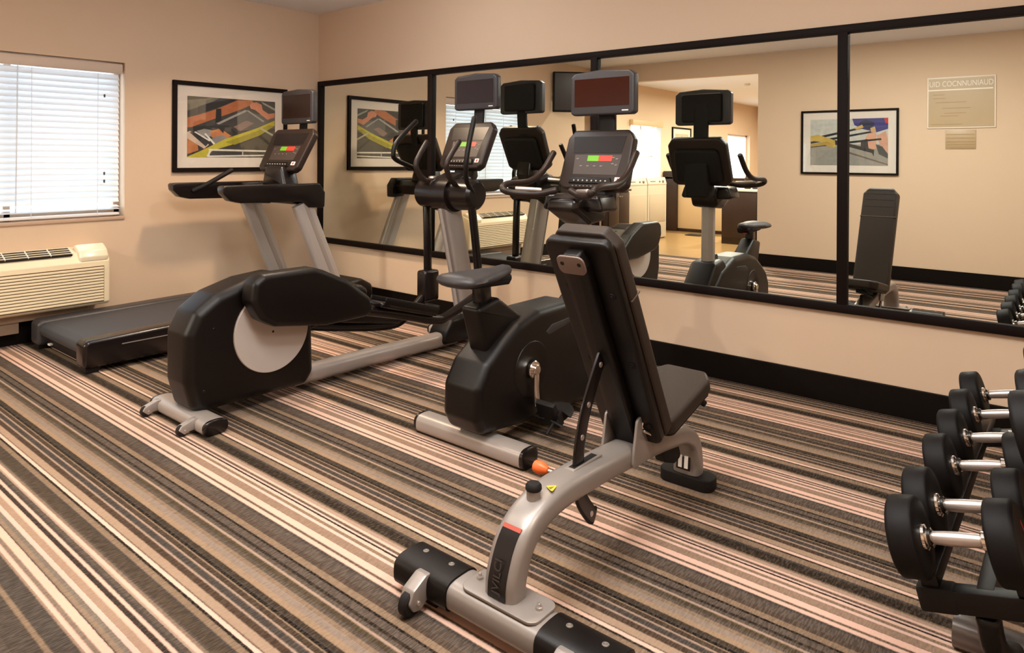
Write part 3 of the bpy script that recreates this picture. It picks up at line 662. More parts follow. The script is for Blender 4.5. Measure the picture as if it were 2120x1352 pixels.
for xx in (.275, 1.045):
    b = NB(); sweep(b, [(xx, -.50, .04), (xx, -.625, .34), (xx, -.90, .97)], ell(.032, .083, 24, 5), side=(1, 0, 0), cap=0); u = obj('upright', b, ALU, tm)
    b = NB(); sweep(b, [(xx + .0315, -.50 + .02, .04), (xx + .0315, -.605, .34), (xx + .0315, -.885, .97)], ell(.002, .02, 8, 4), side=(1, 0, 0), cap=0); obj('groove', b, SILV, u)
    out = [(-1.585, 1.125), (-1.575, 1.07), (-1.52, 1.015), (-1.44, .995), (-.92, .985), (-.86, .935), (-.71, .925), (-.705, 1.05), (-.76, 1.125)]
    b = NB(); prism(b, out, xx - .045, xx + .045, .010, 'x', 3, rad=.02); obj('handrail_arm', b, BLKG, tm)
b = NB(); prism(b, [(-1.10, 1.07), (-.95, 1.10), (-.80, 1.10), (-.74, 1.05), (-.76, .96), (-.9, .955), (-1.08, 1.02)], .30, 1.02, .012, 'x', 3, rad=.02); obj('accessory_tray', b, BLK, tm)
for xx in (.43, .91):
    b = NB(); lathe(b, [(1.085, .062), (1.115, .066), (1.118, .058), (1.088, .052)], (xx, -.98, 0), 'z', 28); obj('cup_holder', b, GREYP, tm)
b = NB(); prism(b, [(TX - .17, 1.08), (TX + .19, 1.08), (TX + .14, 1.20), (TX + .12, 1.26), (TX - .10, 1.26), (TX - .13, 1.20)], -.93, -.78, .03, 'y', 4, rad=.03); obj('console_neck', b, BLKG, tm)
for s_ in (-1,):
    b = NB(); tube(b, [(.33, -1.42, 1.06), (.37, -1.33, 1.11), (.42, -1.14, 1.225)], .019); obj('grip_handle', b, RUB, tm)
console(tm, TX - .02, -.885, 1.225, -.70, 1.575, .56, .60)
mast(tm, TX, [(TX + .03, -.74, 1.30), (TX + .03, -.66, 1.50), (TX + .03, -.645, 1.72)])
television(tm, TX + .01, -.685, 1.615, 1.905, .455, mat('warm_dark_screen', (40, 28, 24), .22, spec=.25, noise=.04))

# ------------------------------------------------------------ elliptical
EX = 2.33
el = thing('elliptical_trainer', 'black elliptical trainer with silver disc and beam in the middle of the room', 'elliptical trainer', (EX, -1.4, 0))
st = oval_foot(el, 2.03, 2.60, -2.43, .062, .037)
for xx in (2.10, 2.49): roller_wheel(st, xx, -2.535, ybase=-2.47, zb=.052)
b = NB(); sh = [(-2.46, .075), (-2.50, .22), (-2.50, .46), (-2.45, .565), (-2.34, .64), (-2.16, .69), (-1.98, .705), (-1.84, .67), (-1.77, .58), (-1.755, .12), (-1.80, .055), (-2.40, .06)]
prism(b, sh, EX - .125, EX + .115, .05, 'x', 6, rad=.06); shd = obj('flywheel_shroud', b, BLK, el)
for sx in (1, -1):
    b = NB(); cyl(b, (EX, -2.035, .405), .222, *( (.112, .128) if sx > 0 else (-.135, -.12)), 'x', 64, .003); d = obj('crank_disc', b, DISC, el, label='silver disc')
    b = NB(); cyl(b, (EX, -2.035, .40), .006, *((.127, .131) if sx > 0 else (-.139, -.134)), 'x', 12, .001); obj('hub_screw', b, RUB, d)
for (yy, zz) in ((-2.36, .47), (-2.41, .17)):
    b = NB(); cyl(b, (EX, yy, zz), .008, .113, .117, 'x', 12, .001); obj('screw', b, BLKG, shd)
cov = [(-2.235, .60), (-2.225, .70), (-2.17, .735), (-1.86, .735), (-1.80, .715), (-1.64, .64), (-1.47, .515), (-1.455, .43), (-1.50, .405), (-1.78, .405), (-2.10, .455), (-2.18, .50)]
b = NB(); prism(b, cov, EX + .135, EX + .265, .03, 'x', 5, rad=.045); obj('link_cover', b, BLK, el)
covl = [(y_ * 1 + 0.0, z_) for y_, z_ in [(-2.22, .36), (-2.2, .28), (-1.9, .22), (-1.5, .30), (-1.18, .39), (-1.14, .46), (-1.20, .50), (-1.5, .52), (-1.9, .52), (-2.15, .47)]]
b = NB(); prism(b, covl, EX - .285, EX - .15, .03, 'x', 5, rad=.045); obj('link_cover', b, BLK, el)
# main beam
b = NB(); sweep(b, [(EX + .01, -1.85, .085), (EX + .01, -1.2, .078), (EX + .01, -.52, .06)], ell(.058, .052, 28, 2.6), side=(1, 0, 0), cap=0); obj('main_beam', b, SILV, el)
b = NB(); prism(b, [(-.70, .04), (-.66, .13), (-.60, .20), (-.42, .215), (-.30, .19), (-.22, .10), (-.22, .03)], EX - .08, EX + .09, .02, 'x', 4, rad=.03); obj('front_boot', b, BLK, el)
oval_foot(el, 1.98, 2.66, -.37, .05, .034)
b = NB(); sweep(b, [(EX, -.36, .17), (EX, -.43, .50), (EX, -.555, 1.0)], ell(.058, .085, 28, 3.2), side=(1, 0, 0), cap=0); c_ = obj('column', b, SILV, el)
b = NB(); sweep(b, [(EX + .02, -.40 - .07, .2), (EX + .02, -.47 - .07, .5), (EX + .02, -.595 - .068, .98)], ell(.012, .004, 8, 3), side=(1, 0, 0), cap=0); obj('groove', b, ALU, c_)
# pivot drum
b = NB(); lathe(b, [(-.275, .03), (-.272, .085), (-.25, .105), (-.10, .112), (.10, .112), (.25, .105), (.272, .085), (.275, .03)], (EX, -.55, 1.08), 'x', 40); obj('pivot_drum', b, BLKG, el)
b = NB(); lathe(b, [(-.085, .10), (-.08, .125), (.08, .125), (.085, .10)], (EX, -.565, 1.08), 'x', 40); prism(b, [(-.66, 1.10), (-.62, 1.19), (-.5, 1.235), (-.4, 1.2), (-.4, 1.06)], EX - .10, EX + .10, .03, 'x', 4, rad=.04); obj('drum_hub', b, BLKG, el)
b = NB(); lathe(b, [(0, .028), (.012, .026), (.016, .012)], (EX - .10, -.62, 1.19), 'z', 24); obj('pivot_cap', b, STEEL, el)
# moving arms (left forward low, right back high)
b = NB(); sweep(b, [(EX - .235, -.545, 1.02), (EX - .235, -.535, .75), (EX - .235, -.53, .49)], ell(.028, .032, 18), side=(1, 0, 0)); la = obj('swing_arm', b, BLKG, el)
b = NB(); box(b, EX - .285, EX - .185, -.60, -.455, .285, .51, .02, 3); obj('swing_arm_foot', b, BLKG, la)
b = NB(); sweep(b, cr([(EX + .235, -.575, 1.02), (EX + .235, -.53, .75), (EX + .235, -.50, .50), (EX + .235, -.53, .36)], 6), ell(.026, .032, 18), side=(1, 0, 0)); ra = obj('swing_arm', b, BLKG, el)
# pedal links and pedals
b = NB(); sweep(b, cr([(EX + .21, -1.55, .45), (EX + .21, -1.2, .36), (EX + .21, -.90, .275), (EX + .22, -.78, .285), (EX + .235, -.53, .375)], 6), ell(.024, .03, 14, 3), side=(1, 0, 0)); obj('pedal_link', b, BLKG, el)
b = NB(); sweep(b, cr([(EX - .21, -1.6, .30), (EX - .21, -1.3, .235), (EX - .21, -.95, .18), (EX - .215, -.78, .20), (EX - .235, -.54, .34)], 6), ell(.024, .03, 14, 3), side=(1, 0, 0)); obj('pedal_link', b, BLKG, el)
def pedal(x0, x1, y0, z0, y1, z1):
    v = Vector((0, y1 - y0, z1 - z0)); L_ = v.length; v.normalize(); n = Vector((0, -v.z, v.y))
    mt = Matrix((Vector((1, 0, 0)), v, n)).transposed().to_4x4(); mt.translation = Vector((0, y0, z0))
    b = NB(); prism(b, [(x0 + .01, 0), (x1 - .01, 0), (x1, .06), (x1 - .005, L_ - .03), (x1 - .03, L_), (x0 + .03, L_), (x0, .06)], -.03, .0, .01, 'z', 3, rad=.02, mtx=mt); t = obj('pedal', b, BLKG, el)
    b = NB(); box(b, x0, x0 + .012, .02, L_ - .02, -.01, .035, .005, 2, mt); box(b, x1 - .012, x1, .02, L_ - .02, -.01, .035, .005, 2, mt); box(b, x0 + .01, x1 - .01, L_ - .02, L_ - .005, -.01, .045, .005, 2, mt); obj('pedal_rim', b, BLK, t)
    b = NB(); box(b, x0 + .014, x1 - .014, .02, L_ - .025, -.002, .004, .002, 2, mt); obj('tread_pad', b, GREYP, t)
pedal(EX + .135, EX + .285, -1.40, .475, -.92, .335)
pedal(EX - .285, EX - .135, -1.42, .325, -.86, .215)
# handles
b = NB(); tube(b, [(EX - .27, -.545, 1.12), (EX - .30, -.59, 1.24), (EX - .33, -.76, 1.32), (EX - .33, -.785, 1.37), (EX - .33, -.76, 1.44), (EX - .33, -.66, 1.53), (EX - .33, -.565, 1.605)], .0175); h_ = obj('moving_handle', b, BLK, el)
b = NB(); tube(b, [(EX + .26, -.59, 1.10), (EX + .27, -.66, 1.18), (EX + .285, -.685, 1.29), (EX + .29, -.665, 1.42), (EX + .29, -.61, 1.61)], .0175); h2 = obj('moving_handle', b, BLK, el)
for s_ in (-1, 1):
    b = NB(); tube(b, [(EX + s_ * .12, -.62, 1.15), (EX + s_ * .14, -.69, 1.20), (EX + s_ * .15, -.735, 1.28), (EX + s_ * .155, -.70, 1.35), (EX + s_ * .16, -.62, 1.45)], .019); obj('fixed_handle', b, CONS, el)
console(el, EX, -.46, 1.262, -.30, 1.60, .42, .44)
b = NB(); prism(b, [(-.47, 1.12), (-.42, 1.29), (-.34, 1.36), (-.31, 1.2), (-.38, 1.1)], EX - .07, EX + .07, .02, 'x', 3, rad=.02); obj('console_neck', b, BLKG, el)
mast(el, EX, [(EX + .03, -.38, 1.30), (EX + .03, -.285, 1.52), (EX + .03, -.255, 1.80)])
television(el, EX + .02, -.285, 1.69, 1.955, .42, mat('grey_dark_screen', (44, 36, 38), .3, spec=.25, noise=.04))

# ------------------------------------------------------------ upright bike
BX = 3.66
bk = thing('exercise_bike', 'black upright exercise bike with saddle and dark reddish screen behind the bench', 'exercise bike', (BX, -1.2, 0))
st = oval_foot(bk, 3.30, 3.965, -1.735, .058, .044)
face = [(-1.82, .11), (-1.86, .18), (-1.855, .32), (-1.79, .42), (-1.67, .50), (-1.56, .56), (-1.40, .60), (-1.10, .60), (-.86, .52), (-.70, .40), (-.66, .22), (-.74, .08), (-1.0, .05), (-1.50, .075)]
b = NB(); prism(b, face, BX - .11, BX + .115, .04, 'x', 6, rad=.05); bs = obj('drive_shroud', b, BLK, bk)
b = NB(); lathe(b, [(.112, .135), (.118, .13), (.119, .06), (.116, .055)], (BX, -1.47, .33), 'x', 48); obj('crank_cover', b, BLK, bs)
b = NB(); prism(b, [(-1.36, .485), (-1.33, .468), (-1.13, .50), (-1.12, .525), (-1.31, .515)], BX + .108, BX + .1165, .002, 'x', rad=.006); obj('side_vent', b, GREYP, bs)
# seat post boot, post, saddle
b = NB(); prism(b, [(-1.80, .66), (-1.645, .69), (-1.60, .66), (-1.45, .565), (-1.55, .48), (-1.60, .40), (-1.72, .405)], BX - .055, BX + .06, .022, 'x', 4, rad=.02); obj('seat_post_boot', b, BLK, bk)
b = NB(); sweep(b, [(BX, -1.70, .62), (BX, -1.705, .70), (BX, -1.71, .775)], ell(.034, .045, 20, 3), side=(1, 0, 0)); obj('seat_post', b, BLKG, bk)
def saddle():
    b = NB(); b2 = bmesh.new(); n = 20; m_ = 14; rings = []
    for i in range(n + 1):
        t = i / n; y = -1.93 + t * .43
        wdt = .115 * (1 - t) ** .5 * 1 + .022 if t > .0 else .115
        wdt = .118 if t < .25 else .118 - (t - .25) / .75 * .086
        e = min(1, math.sin(min(t, 1 - t) / .10 * math.pi / 2) if min(t, 1 - t) < .10 else 1); wdt *= .25 + .75 * e; hgt = (.036 if t < .6 else .036 - (t - .6) * .02) * (.3 + .7 * e)
        zc = .788 + .014 * max(0, t - .7) / .3
        rings.append([b2.verts.new((BX + wdt * math.copysign(abs(math.cos(a)) ** .8, math.cos(a)), y, zc + hgt * math.sin(a) * (1 if math.sin(a) > 0 else .8))) for a in [2 * math.pi * j / m_ for j in range(m_)]])
    for i in range(n):
        for j in range(m_): b2.faces.new((rings[i][j], rings[i][(j + 1) % m_], rings[i + 1][(j + 1) % m_], rings[i + 1][j]))
    b2.faces.new(rings[0]); b2.faces.new(rings[-1][::-1]); merge(b, b2)
    return obj('saddle', b, mat('charcoal_saddle_vinyl', (44, 40, 42), .45, bump=.2, bscale=600), bk, 60)
sd = saddle()
b = NB(); prism(b, [(-1.86, .775), (-1.82, .75), (-1.56, .738), (-1.54, .76), (-1.54, .785), (-1.86, .79)], BX - .05, BX + .05, .012, 'x', 3, rad=.01); obj('saddle_shell', b, BLKM, sd)
b = NB(); box(b, BX + .0, BX + .035, -1.57, -1.545, .738, .746, .002); obj('seat_lever', b, RED, sd, label='red lever under the saddle')
# crank and pedals
b = NB(); cyl(b, (BX, -1.47, .33), .042, .115, .135, 'x', 32, .004); sweep(b, [(BX + .14, -1.47, .33), (BX + .143, -1.475, .24), (BX + .15, -1.475, .165)], ell(.009, .019, 12, 3), side=(1, 0, 0), cap=0); cyl(b, (BX, -1.47, .33), .026, .13, .150, 'x', 24, .004); ck = obj('crank_arm', b, CHROME, bk)
b = NB(); sweep(b, [(BX - .14, -1.47, .33), (BX - .143, -1.465, .42), (BX - .15, -1.465, .495)], ell(.009, .017, 12, 3), side=(1, 0, 0)); cyl(b, (BX, -1.47, .33), .03, -.152, -.11, 'x', 24, .004); obj('crank_arm', b, CHROME, bk)
for px, pz, s_ in ((BX + .155, .165, 1), (BX - .155, .495, -1)):
    mtp = rot('X', -66, (px, -1.475, pz)) @ Matrix.Translation((0, .03, 0))
    b = NB(); box(b, px, px + s_ * .105, -1.535, -1.41, pz - .016, pz + .016, .006, 2, mtp); pd = obj('pedal', b, BLKM, bk)
    b = NB(); sweep(b, [v for v in cr([mtp @ Vector((px + s_ * .002, -1.45, pz - .01)), mtp @ Vector((px + s_ * .01, -1.44, pz + .07)), mtp @ Vector((px + s_ * .055, -1.435, pz + .10)), mtp @ Vector((px + s_ * .100, -1.44, pz + .07)), mtp @ Vector((px + s_ * .108, -1.45, pz - .02))], 6)], ell(.036, .003, 10, 4), side=(0, 1, .3)); obj('pedal_strap', b, RUB, pd)
    b = NB(); tube(b, [mtp @ Vector((px + s_ * .09, -1.45, pz - .02)), mtp @ Vector((px + s_ * .092, -1.44, pz - .09))], .007, 8, 0); obj('strap_end', b, RUB, pd)
# front post, nose and front stabilizer
b = NB(); prism(b, [(-.98, .56), (-.92, .60), (-.78, .585), (-.64, .44), (-.60, .28), (-.50, .12), (-.50, .04), (-.75, .04), (-.9, .2)], BX - .10, BX + .10, .03, 'x', 4, rad=.04); obj('nose_cover', b, BLK, bk)
oval_foot(bk, 3.36, 3.96, -.52, .05, .04)
b = NB(); sweep(b, [(BX, -.86, .55), (BX, -.86, 1.06)], [(u * 1.0, v) for u, v in fillet([(-.045, -.02), (-.02, -.05), (.02, -.05), (.045, -.02), (.045, .02), (.02, .05), (-.02, .05), (-.045, .02)], .008)], side=(1, 0, 0), cap=0); obj('front_post', b, ALU, bk)
b = NB(); cyl(b, (BX, -.97, .60), .03, -.02, .02, 'x', 20, .004); obj('post_knob', b, BLKG, bk)
b = NB(); prism(b, [(-1.08, 1.06), (-1.07, 1.12), (-1.0, 1.145), (-.80, 1.14), (-.74, 1.08), (-.78, .99), (-.92, .975)], BX - .10, BX + .10, .03, 'x', 4, rad=.03); obj('handlebar_hub', b, BLKG, bk)
b = NB(); prism(b, [(BX - .20, 1.05), (BX + .20, 1.05), (BX + .17, 1.14), (BX - .17, 1.14)], -.98, -.80, .02, 'y', 3, rad=.02); obj('accessory_tray', b, BLKG, bk)
for s_ in (-1, 1):
    b = NB(); tube(b, [(BX + s_ * .05, -1.05, 1.165), (BX + s_ * .14, -1.10, 1.145), (BX + s_ * .24, -1.18, 1.15), (BX + s_ * .285, -1.215, 1.17), (BX + s_ * .295, -1.16, 1.195), (BX + s_ * .285, -.98, 1.205), (BX + s_ * .28, -.86, 1.26), (BX + s_ * .275, -.755, 1.37)], .0185); hb = obj('handlebar', b, CONS, bk)
    b = NB(); tube(b, [(BX + s_ * .12, -1.09, 1.165), (BX + s_ * .23, -1.165, 1.172)], .013, 12, 0); obj('pulse_sensor', b, STEEL, hb)
console(bk, BX, -.79, 1.165, -.665, 1.505, .45, .44)
b = NB(); prism(b, [(-.80, 1.06), (-.735, 1.22), (-.66, 1.36), (-.62, 1.3), (-.64, 1.06)], BX - .09, BX + .09, .02, 'x', 3, rad=.02); obj('console_neck', b, BLKM, bk)
mast(bk, BX, [(BX + .03, -.75, 1.10), (BX + .03, -.66, 1.35), (BX + .03, -.65, 1.60), (BX + .03, -.655, 1.74)], .055)
television(bk, BX + .03, -.70, 1.585, 1.84, .42, mat('brown_red_screen', (50, 18, 9), .22, spec=.18, noise=.15, nscale=2))

# ------------------------------------------------------------ adjustable bench
NX = 4.545
bn = thing('weight_bench', 'adjustable weight bench, backrest raised, grey frame, in the foreground', 'bench', (NX, -2.0, 0))
# rear (near) stabilizer
b = NB(); sweep(b, [(4.17, -2.615, .062), (4.92, -2.615, .062)], ell(.066, .042, 28, 3.3), side=(0, 1, 0), cap=0); stb = obj('base_tube', b, SILVB, bn)
for x0, x1 in ((4.165, 4.385), (4.705, 4.925)):
    b = NB(); sweep(b, [(x0, -2.615, .062), (x0 + .004, -2.615, .062), (x1 - .004, -2.615, .062), (x1, -2.615, .062)], ell(.071, .047, 28, 3.3), side=(0, 1, 0), cap=.2); cp = obj('base_cap', b, BLK, stb)
    for k in (.25, .75):
        for yy in (-2.60,):
            b = NB(); lathe(b, [(.1065, .010), (.1105, .0095), (.1115, .006), (.1095, .004)], (x0 + (x1 - x0) * k, yy, 0), 'z', 18); obj('cap_screw', b, mat('dull_zinc', (120, 112, 104), .45, metal=.4, noise=.03), cp)
    b = NB(); box(b, (x0 + x1) / 2 - .05, (x0 + x1) / 2 + .05, -2.66, -2.57, 0, .02, .004); obj('rubber_foot', b, RUB, stb)
b = NB(); prism(b, fillet([(NX - .125, -2.665), (NX + .145, -2.665), (NX + .145, -2.545), (NX - .125, -2.545)], .03), .103, .111, .002, 'z'); bp_ = obj('base_plate', b, SILVB, bn)
for xx, yy in ((NX - .10, -2.60), (NX + .115, -2.60)):
    b = NB(); cyl(b, (xx, yy, 0), .010, .111, .119, 'z', 6, .001); cyl(b, (xx, yy, 0), .0055, .118, .128, 'z', 12, .001); obj('base_bolt', b, STEEL, bp_)
for xx in (4.285, 4.80):
    b = NB(); out = [(-2.655, .103), (-2.685, .104), (-2.735, .078), (-2.752, .045), (-2.735, .018), (-2.708, .012), (-2.68, .03), (-2.665, .055)]
    prism(b, out, xx - .024, xx + .024, .005, 'x', 2, rad=.014); wb_ = obj('wheel_bracket', b, SILVB, stb)
    b = NB(); cyl(b, (xx, -2.730, .036), .036, -.017, .017, 'x', 28, .006); obj('wheel', b, RUB, wb_)
    b = NB(); cyl(b, (xx, -2.718, .040), .007, -.029, .029, 'x', 12, .001); obj('axle_bolt', b, STEEL, wb_)
# curved main frame
pth = cr([(NX, -2.605, .105), (NX, -2.60, .16), (NX, -2.565, .235), (NX, -2.50, .283), (NX, -2.40, .308), (NX, -2.25, .310), (NX, -2.05, .300), (NX, -1.85, .285), (NX, -1.65, .262), (NX, -1.52, .235), (NX, -1.44, .18), (NX, -1.415, .10), (NX, -1.413, .045)], 8)
b = NB(); sweep(b, pth, ell(.057, .040, 28, 3.4), side=(1, 0, 0), cap=0); fr_ = obj('main_frame', b, SILVB, bn)
def on_frame(s0, s1, wd, off, name, m_, par, label=None, th=.0015):
    k0, k1 = int(s0 * (len(pth) - 1)), int(s1 * (len(pth) - 1)); ps = []
    for i in range(k0, k1 + 1):
        t = (pth[min(i + 1, len(pth) - 1)] - pth[max(i - 1, 0)]).normalized(); nn = Vector((1, 0, 0)).cross(t) * -1
        if nn.z < -.2 or nn.y > .95: nn = -nn
        nn = Vector((0, -t.z, t.y)); ps.append(pth[i] + nn * off)
    b = NB(); sweep(b, ps, [(-wd, -th), (wd, -th), (wd, th), (-wd, th)], side=(1, 0, 0), cap=0); return obj(name, b, m_, par, 30, label=label)
lb = on_frame(.02, .195, .031, .0405, 'frame_label', mat('black_label', (22, 17, 17), .35, noise=.03), fr_, 'black strip label')
on_frame(.193, .205, .032, .0408, 'label_edge', mat('dull_red_edge', (170, 70, 52), .5, noise=.03), fr_, 'red edge of the label')
b = text_bm('JVILCI', .036, .0004)
bmesh.ops.transform(b, matrix=Matrix.Translation((NX, -2.643, .175)) @ Matrix.Rotation(math.radians(78), 4, 'X') @ Matrix.Rotation(math.radians(90), 4, 'Z'), verts=b.verts)
obj('label_lettering', b, mat('grey_label_ink', (60, 52, 50), .5, noise=.02), lb, 0)
b = NB(); lathe(b, [(.285, .024), (.30, .021), (.358, .021), (.36, .018)], (NX + .0, -2.475, 0), 'z', 28); obj('bumper_socket', b, SILVB, fr_)
b = NB(); lathe(b, [(.356, .023), (.36, .025), (.370, .024), (.376, .019), (.377, .006)], (NX + .0, -2.475, 0), 'z', 28); obj('bumper', b, RUB, fr_)
b = NB(); prism(b, fillet([(NX + .005, -2.42), (NX + .042, -2.44), (NX + .03, -2.395)], .004), .3485, .3495, 0, 'z'); obj('warning_sticker', b, YEL, fr_, 0, label='yellow triangular warning sticker')
b = NB(); prism(b, [(NX + .018, -2.425), (NX + .03, -2.43), (NX + .028, -2.408)], .3495, .3499, 0, 'z'); obj('warning_mark', b, mat('ochre_ink', (120, 100, 30), .5, noise=.02), fr_, 0)
# slot and curved ladder
b = NB(); box(b, NX - .02, NX + .02, -2.29, -2.12, .345, .3525, .003); obj('ladder_slot', b, SILVB, fr_)
b = NB(); box(b, NX - .011, NX + .011, -2.275, -2.14, .351, .3535); obj('slot_opening', b, RUB, fr_, 0)
arc = cr([(NX, -2.055, .72), (NX, -2.13, .62), (NX, -2.20, .50), (NX, -2.235, .37), (NX, -2.225, .25), (NX, -2.165, .165), (NX, -2.14, .15)], 8)
b = NB(); sweep(b, arc, ell(.006, .029, 16, 4), side=(1, 0, 0), cap=.5); ld_ = obj('adjustment_ladder', b, BLKG, bn)
for i in (6, 14, 20, 27, 40):
    b = NB(); cyl(b, arc[i], .0095, .003, .0085, 'x', 16, .001); cyl(b, arc[i], .0095, -.0085, -.003, 'x', 16, .001); obj('ladder_hole_ring', b, STEEL, ld_)
b = NB(); box(b, NX - .03, NX + .03, -2.075, -2.035, .69, .74, .004); obj('ladder_pivot', b, BLKM, bn)
b = NB(); cyl(b, (NX, -2.27, .315), .006, -.095, -.03, 'x', 12, .001); obj('pull_pin_shaft', b, STEEL, bn)
b = NB(); lathe(b, [(-.15, .013), (-.147, .019), (-.125, .022), (-.098, .012), (-.095, .009)], (NX, -2.27, .315), 'x', 24); obj('pull_pin_knob', b, ORANGE, bn, label='orange pull knob')
# backrest: slab leaning towards the camera
p_lo, p_hi = Vector((NX, -1.845, .345)), Vector((NX, -2.235, 1.105))
v = (p_hi - p_lo); Lb = v.length; v.normalize(); nb = Vector((0, v.z, -v.y))   # nb: towards the mirror
mb = Matrix((Vector((1, 0, 0)), v, nb)).transposed().to_4x4(); mb.translation = p_lo
wl, wh = .125, .128
b = NB(); prism(b, [(-wl, .02), (-wl + .03, 0), (wl - .03, 0), (wl, .02), (wh, Lb * .70), (wh, Lb - .05), (wh - .04, Lb), (-wh + .04, Lb), (-wh, Lb - .05), (-wh, Lb * .70)], -.005, .055, .020, 'z', 5, rad=.025, mtx=mb, bev0=.008); pdb = obj('backrest_pad', b, VINYL, bn)
b = NB(); prism(b, [(-wl + .005, .005), (wl - .005, .005), (wh - .004, Lb - .012), (-wh + .004, Lb - .012)], -.045, -.003, .012, 'z', 4, rad=.03, mtx=mb); bk_ = obj('backrest_shell', b, BLK, bn)
for t_ in (Lb * .70,):
    b = NB(); box(b, -wh - .0015, wh + .0015, t_ - .003, t_ + .003, -.004, .057, .002, 2, mb); obj('pad_seam', b, mat('seam_brown', (92, 76, 66), .5, noise=.05), pdb)
for dz in (.80, .87, .93, .97):
    b = NB(); box(b, -wh * .8, wh * .8, Lb * dz - .0015, Lb * dz + .0015, .053, .0562, .001, 2, mb); obj('pad_crease', b, BLKM, pdb)
b = NB(); prism(b, [(-.045, .0), (.045, .0), (.047, Lb * .9), (.03, Lb * .955), (-.03, Lb * .955), (-.047, Lb * .9)], -.085, -.04, .010, 'z', 3, rad=.01, mtx=mb); sp_ = obj('spine_tube', b, BLK, bn)
b = NB(); prism(b, fillet([(-.052, Lb * .875), (.052, Lb * .875), (.052, Lb * .955), (-.052, Lb * .955)], .022), -.092, -.084, .003, 'z', mtx=mb); pl_ = obj('spine_cap', b, mat('taupe_plate', (110, 92, 84), .45, noise=.03), sp_, label='taupe end plate with two holes')
for sx in (-.032, .032):
    b = NB(); cyl(b, (sx, Lb * .922, 0), .007, -.0935, -.090, 'z', 16, .0005, mb); obj('plate_hole', b, RUB, pl_)
for sx, t_ in ((.088, .75), (.088, .42), (.088, .10), (-.068, .78), (-.068, .42), (-.068, .10)):
    b = NB(); lathe(b, [(-.0485, .013), (-.0455, .014), (-.0425, .012)], (sx, Lb * t_, 0), 'z', 20, mb); lathe(b, [(-.051, .005), (-.048, .006)], (sx, Lb * t_, 0), 'z', 12, mb); obj('shell_screw', b, BLKM, bk_)
# seat
s0, s1 = Vector((NX, -1.83, .385)), Vector((NX, -1.43, .465))
v = (s1 - s0); Ls = v.length; v.normalize(); ns = Vector((0, -v.z, v.y)); ms = Matrix((Vector((1, 0, 0)), v, ns)).transposed().to_4x4(); ms.translation = s0
b = NB(); prism(b, [(-.13, 0), (.13, 0), (.13, .05), (.125, Ls - .06), (.085, Ls), (-.085, Ls), (-.125, Ls - .06), (-.13, .05)], -.04, .02, .016, 'z', 5, rad=.03, mtx=ms); obj('seat_pad', b, VINYL, bn)
b = NB(); prism(b, [(-.12, .01), (.12, .01), (.115, Ls - .06), (.08, Ls - .01), (-.08, Ls - .01), (-.115, Ls - .06)], -.052, -.038, .004, 'z', 3, rad=.03, mtx=ms); obj('seat_board', b, BLKM, bn)
b = NB(); box(b, NX - .028, NX + .028, -1.80, -1.50, .345, .385, .004, 2, rot('X', 11, (NX, -1.65, .365))); obj('seat_bracket', b, BLKM, bn)
b = NB(); tube(b, [(NX, -1.56, .345), (NX, -1.52, .27)], .012, 12, 0); obj('seat_strut', b, BLKM, bn)
b = NB(); tube(b, [(NX + .02, -1.47, .40), (NX + .085, -1.45, .355)], .013, 12, 0); obj('seat_handle', b, RUB, bn)
b = NB(); prism(b, fillet([(-1.70, .225), (-1.55, .21), (-1.52, .15), (-1.58, .14), (-1.66, .17)], .015), NX - .02, NX + .02, .003, 'x'); obj('seat_ratchet', b, BLKM, bn)
# pivot brackets
for sx in (-.062, .062):
    b = NB(); prism(b, fillet([(-2.00, .27), (-1.84, .27), (-1.87, .33), (-1.90, .415), (-1.93, .44), (-1.965, .43), (-1.975, .38)], .018), NX + sx - .005, NX + sx + .005, .002, 'x'); pb = obj('pivot_bracket', b, SILVB, fr_)
    b = NB(); cyl(b, (NX + sx, -1.925, .405), .015, -.010 if sx < 0 else -.004, .004 if sx < 0 else .010, 'x', 20, .002); obj('pivot_bolt', b, CHROME, pb)
b = NB(); tube(b, [(NX + .072, -1.93, .385), (NX + .09, -1.89, .36), (NX + .085, -1.85, .325)], .005, 8); obj('safety_cable', b, STEEL, bn)
# front foot
b = NB(); prism(b, fillet([(NX - .115, -1.465), (NX + .115, -1.465), (NX + .115, -1.365), (NX - .115, -1.365)], .04), 0, .05, .006, 'z'); obj('front_foot', b, RUB, bn)
b = NB(); box(b, NX - .03, NX + .03, -1.459, -1.454, .07, .19, .002, 2, rot('X', -6, (NX, -1.456, .13))); lf = obj('foot_label', b, mat('dark_brown_label', (30, 20, 18), .4, noise=.03), fr_)
b = NB()
for sx in (-.014, .012): box(b, NX + sx - .007, NX + sx + .009, -1.4605, -1.458, .078, .145, 0, 2, rot('X', -6, (NX, -1.456, .13)))
obj('label_panel', b, WHITE, lf, 0)
b = NB(); cyl(b, (NX, -1.37, .115), .022, -.018, .018, 'x', 20, .003); obj('rear_roller', b, BLKM, bn)

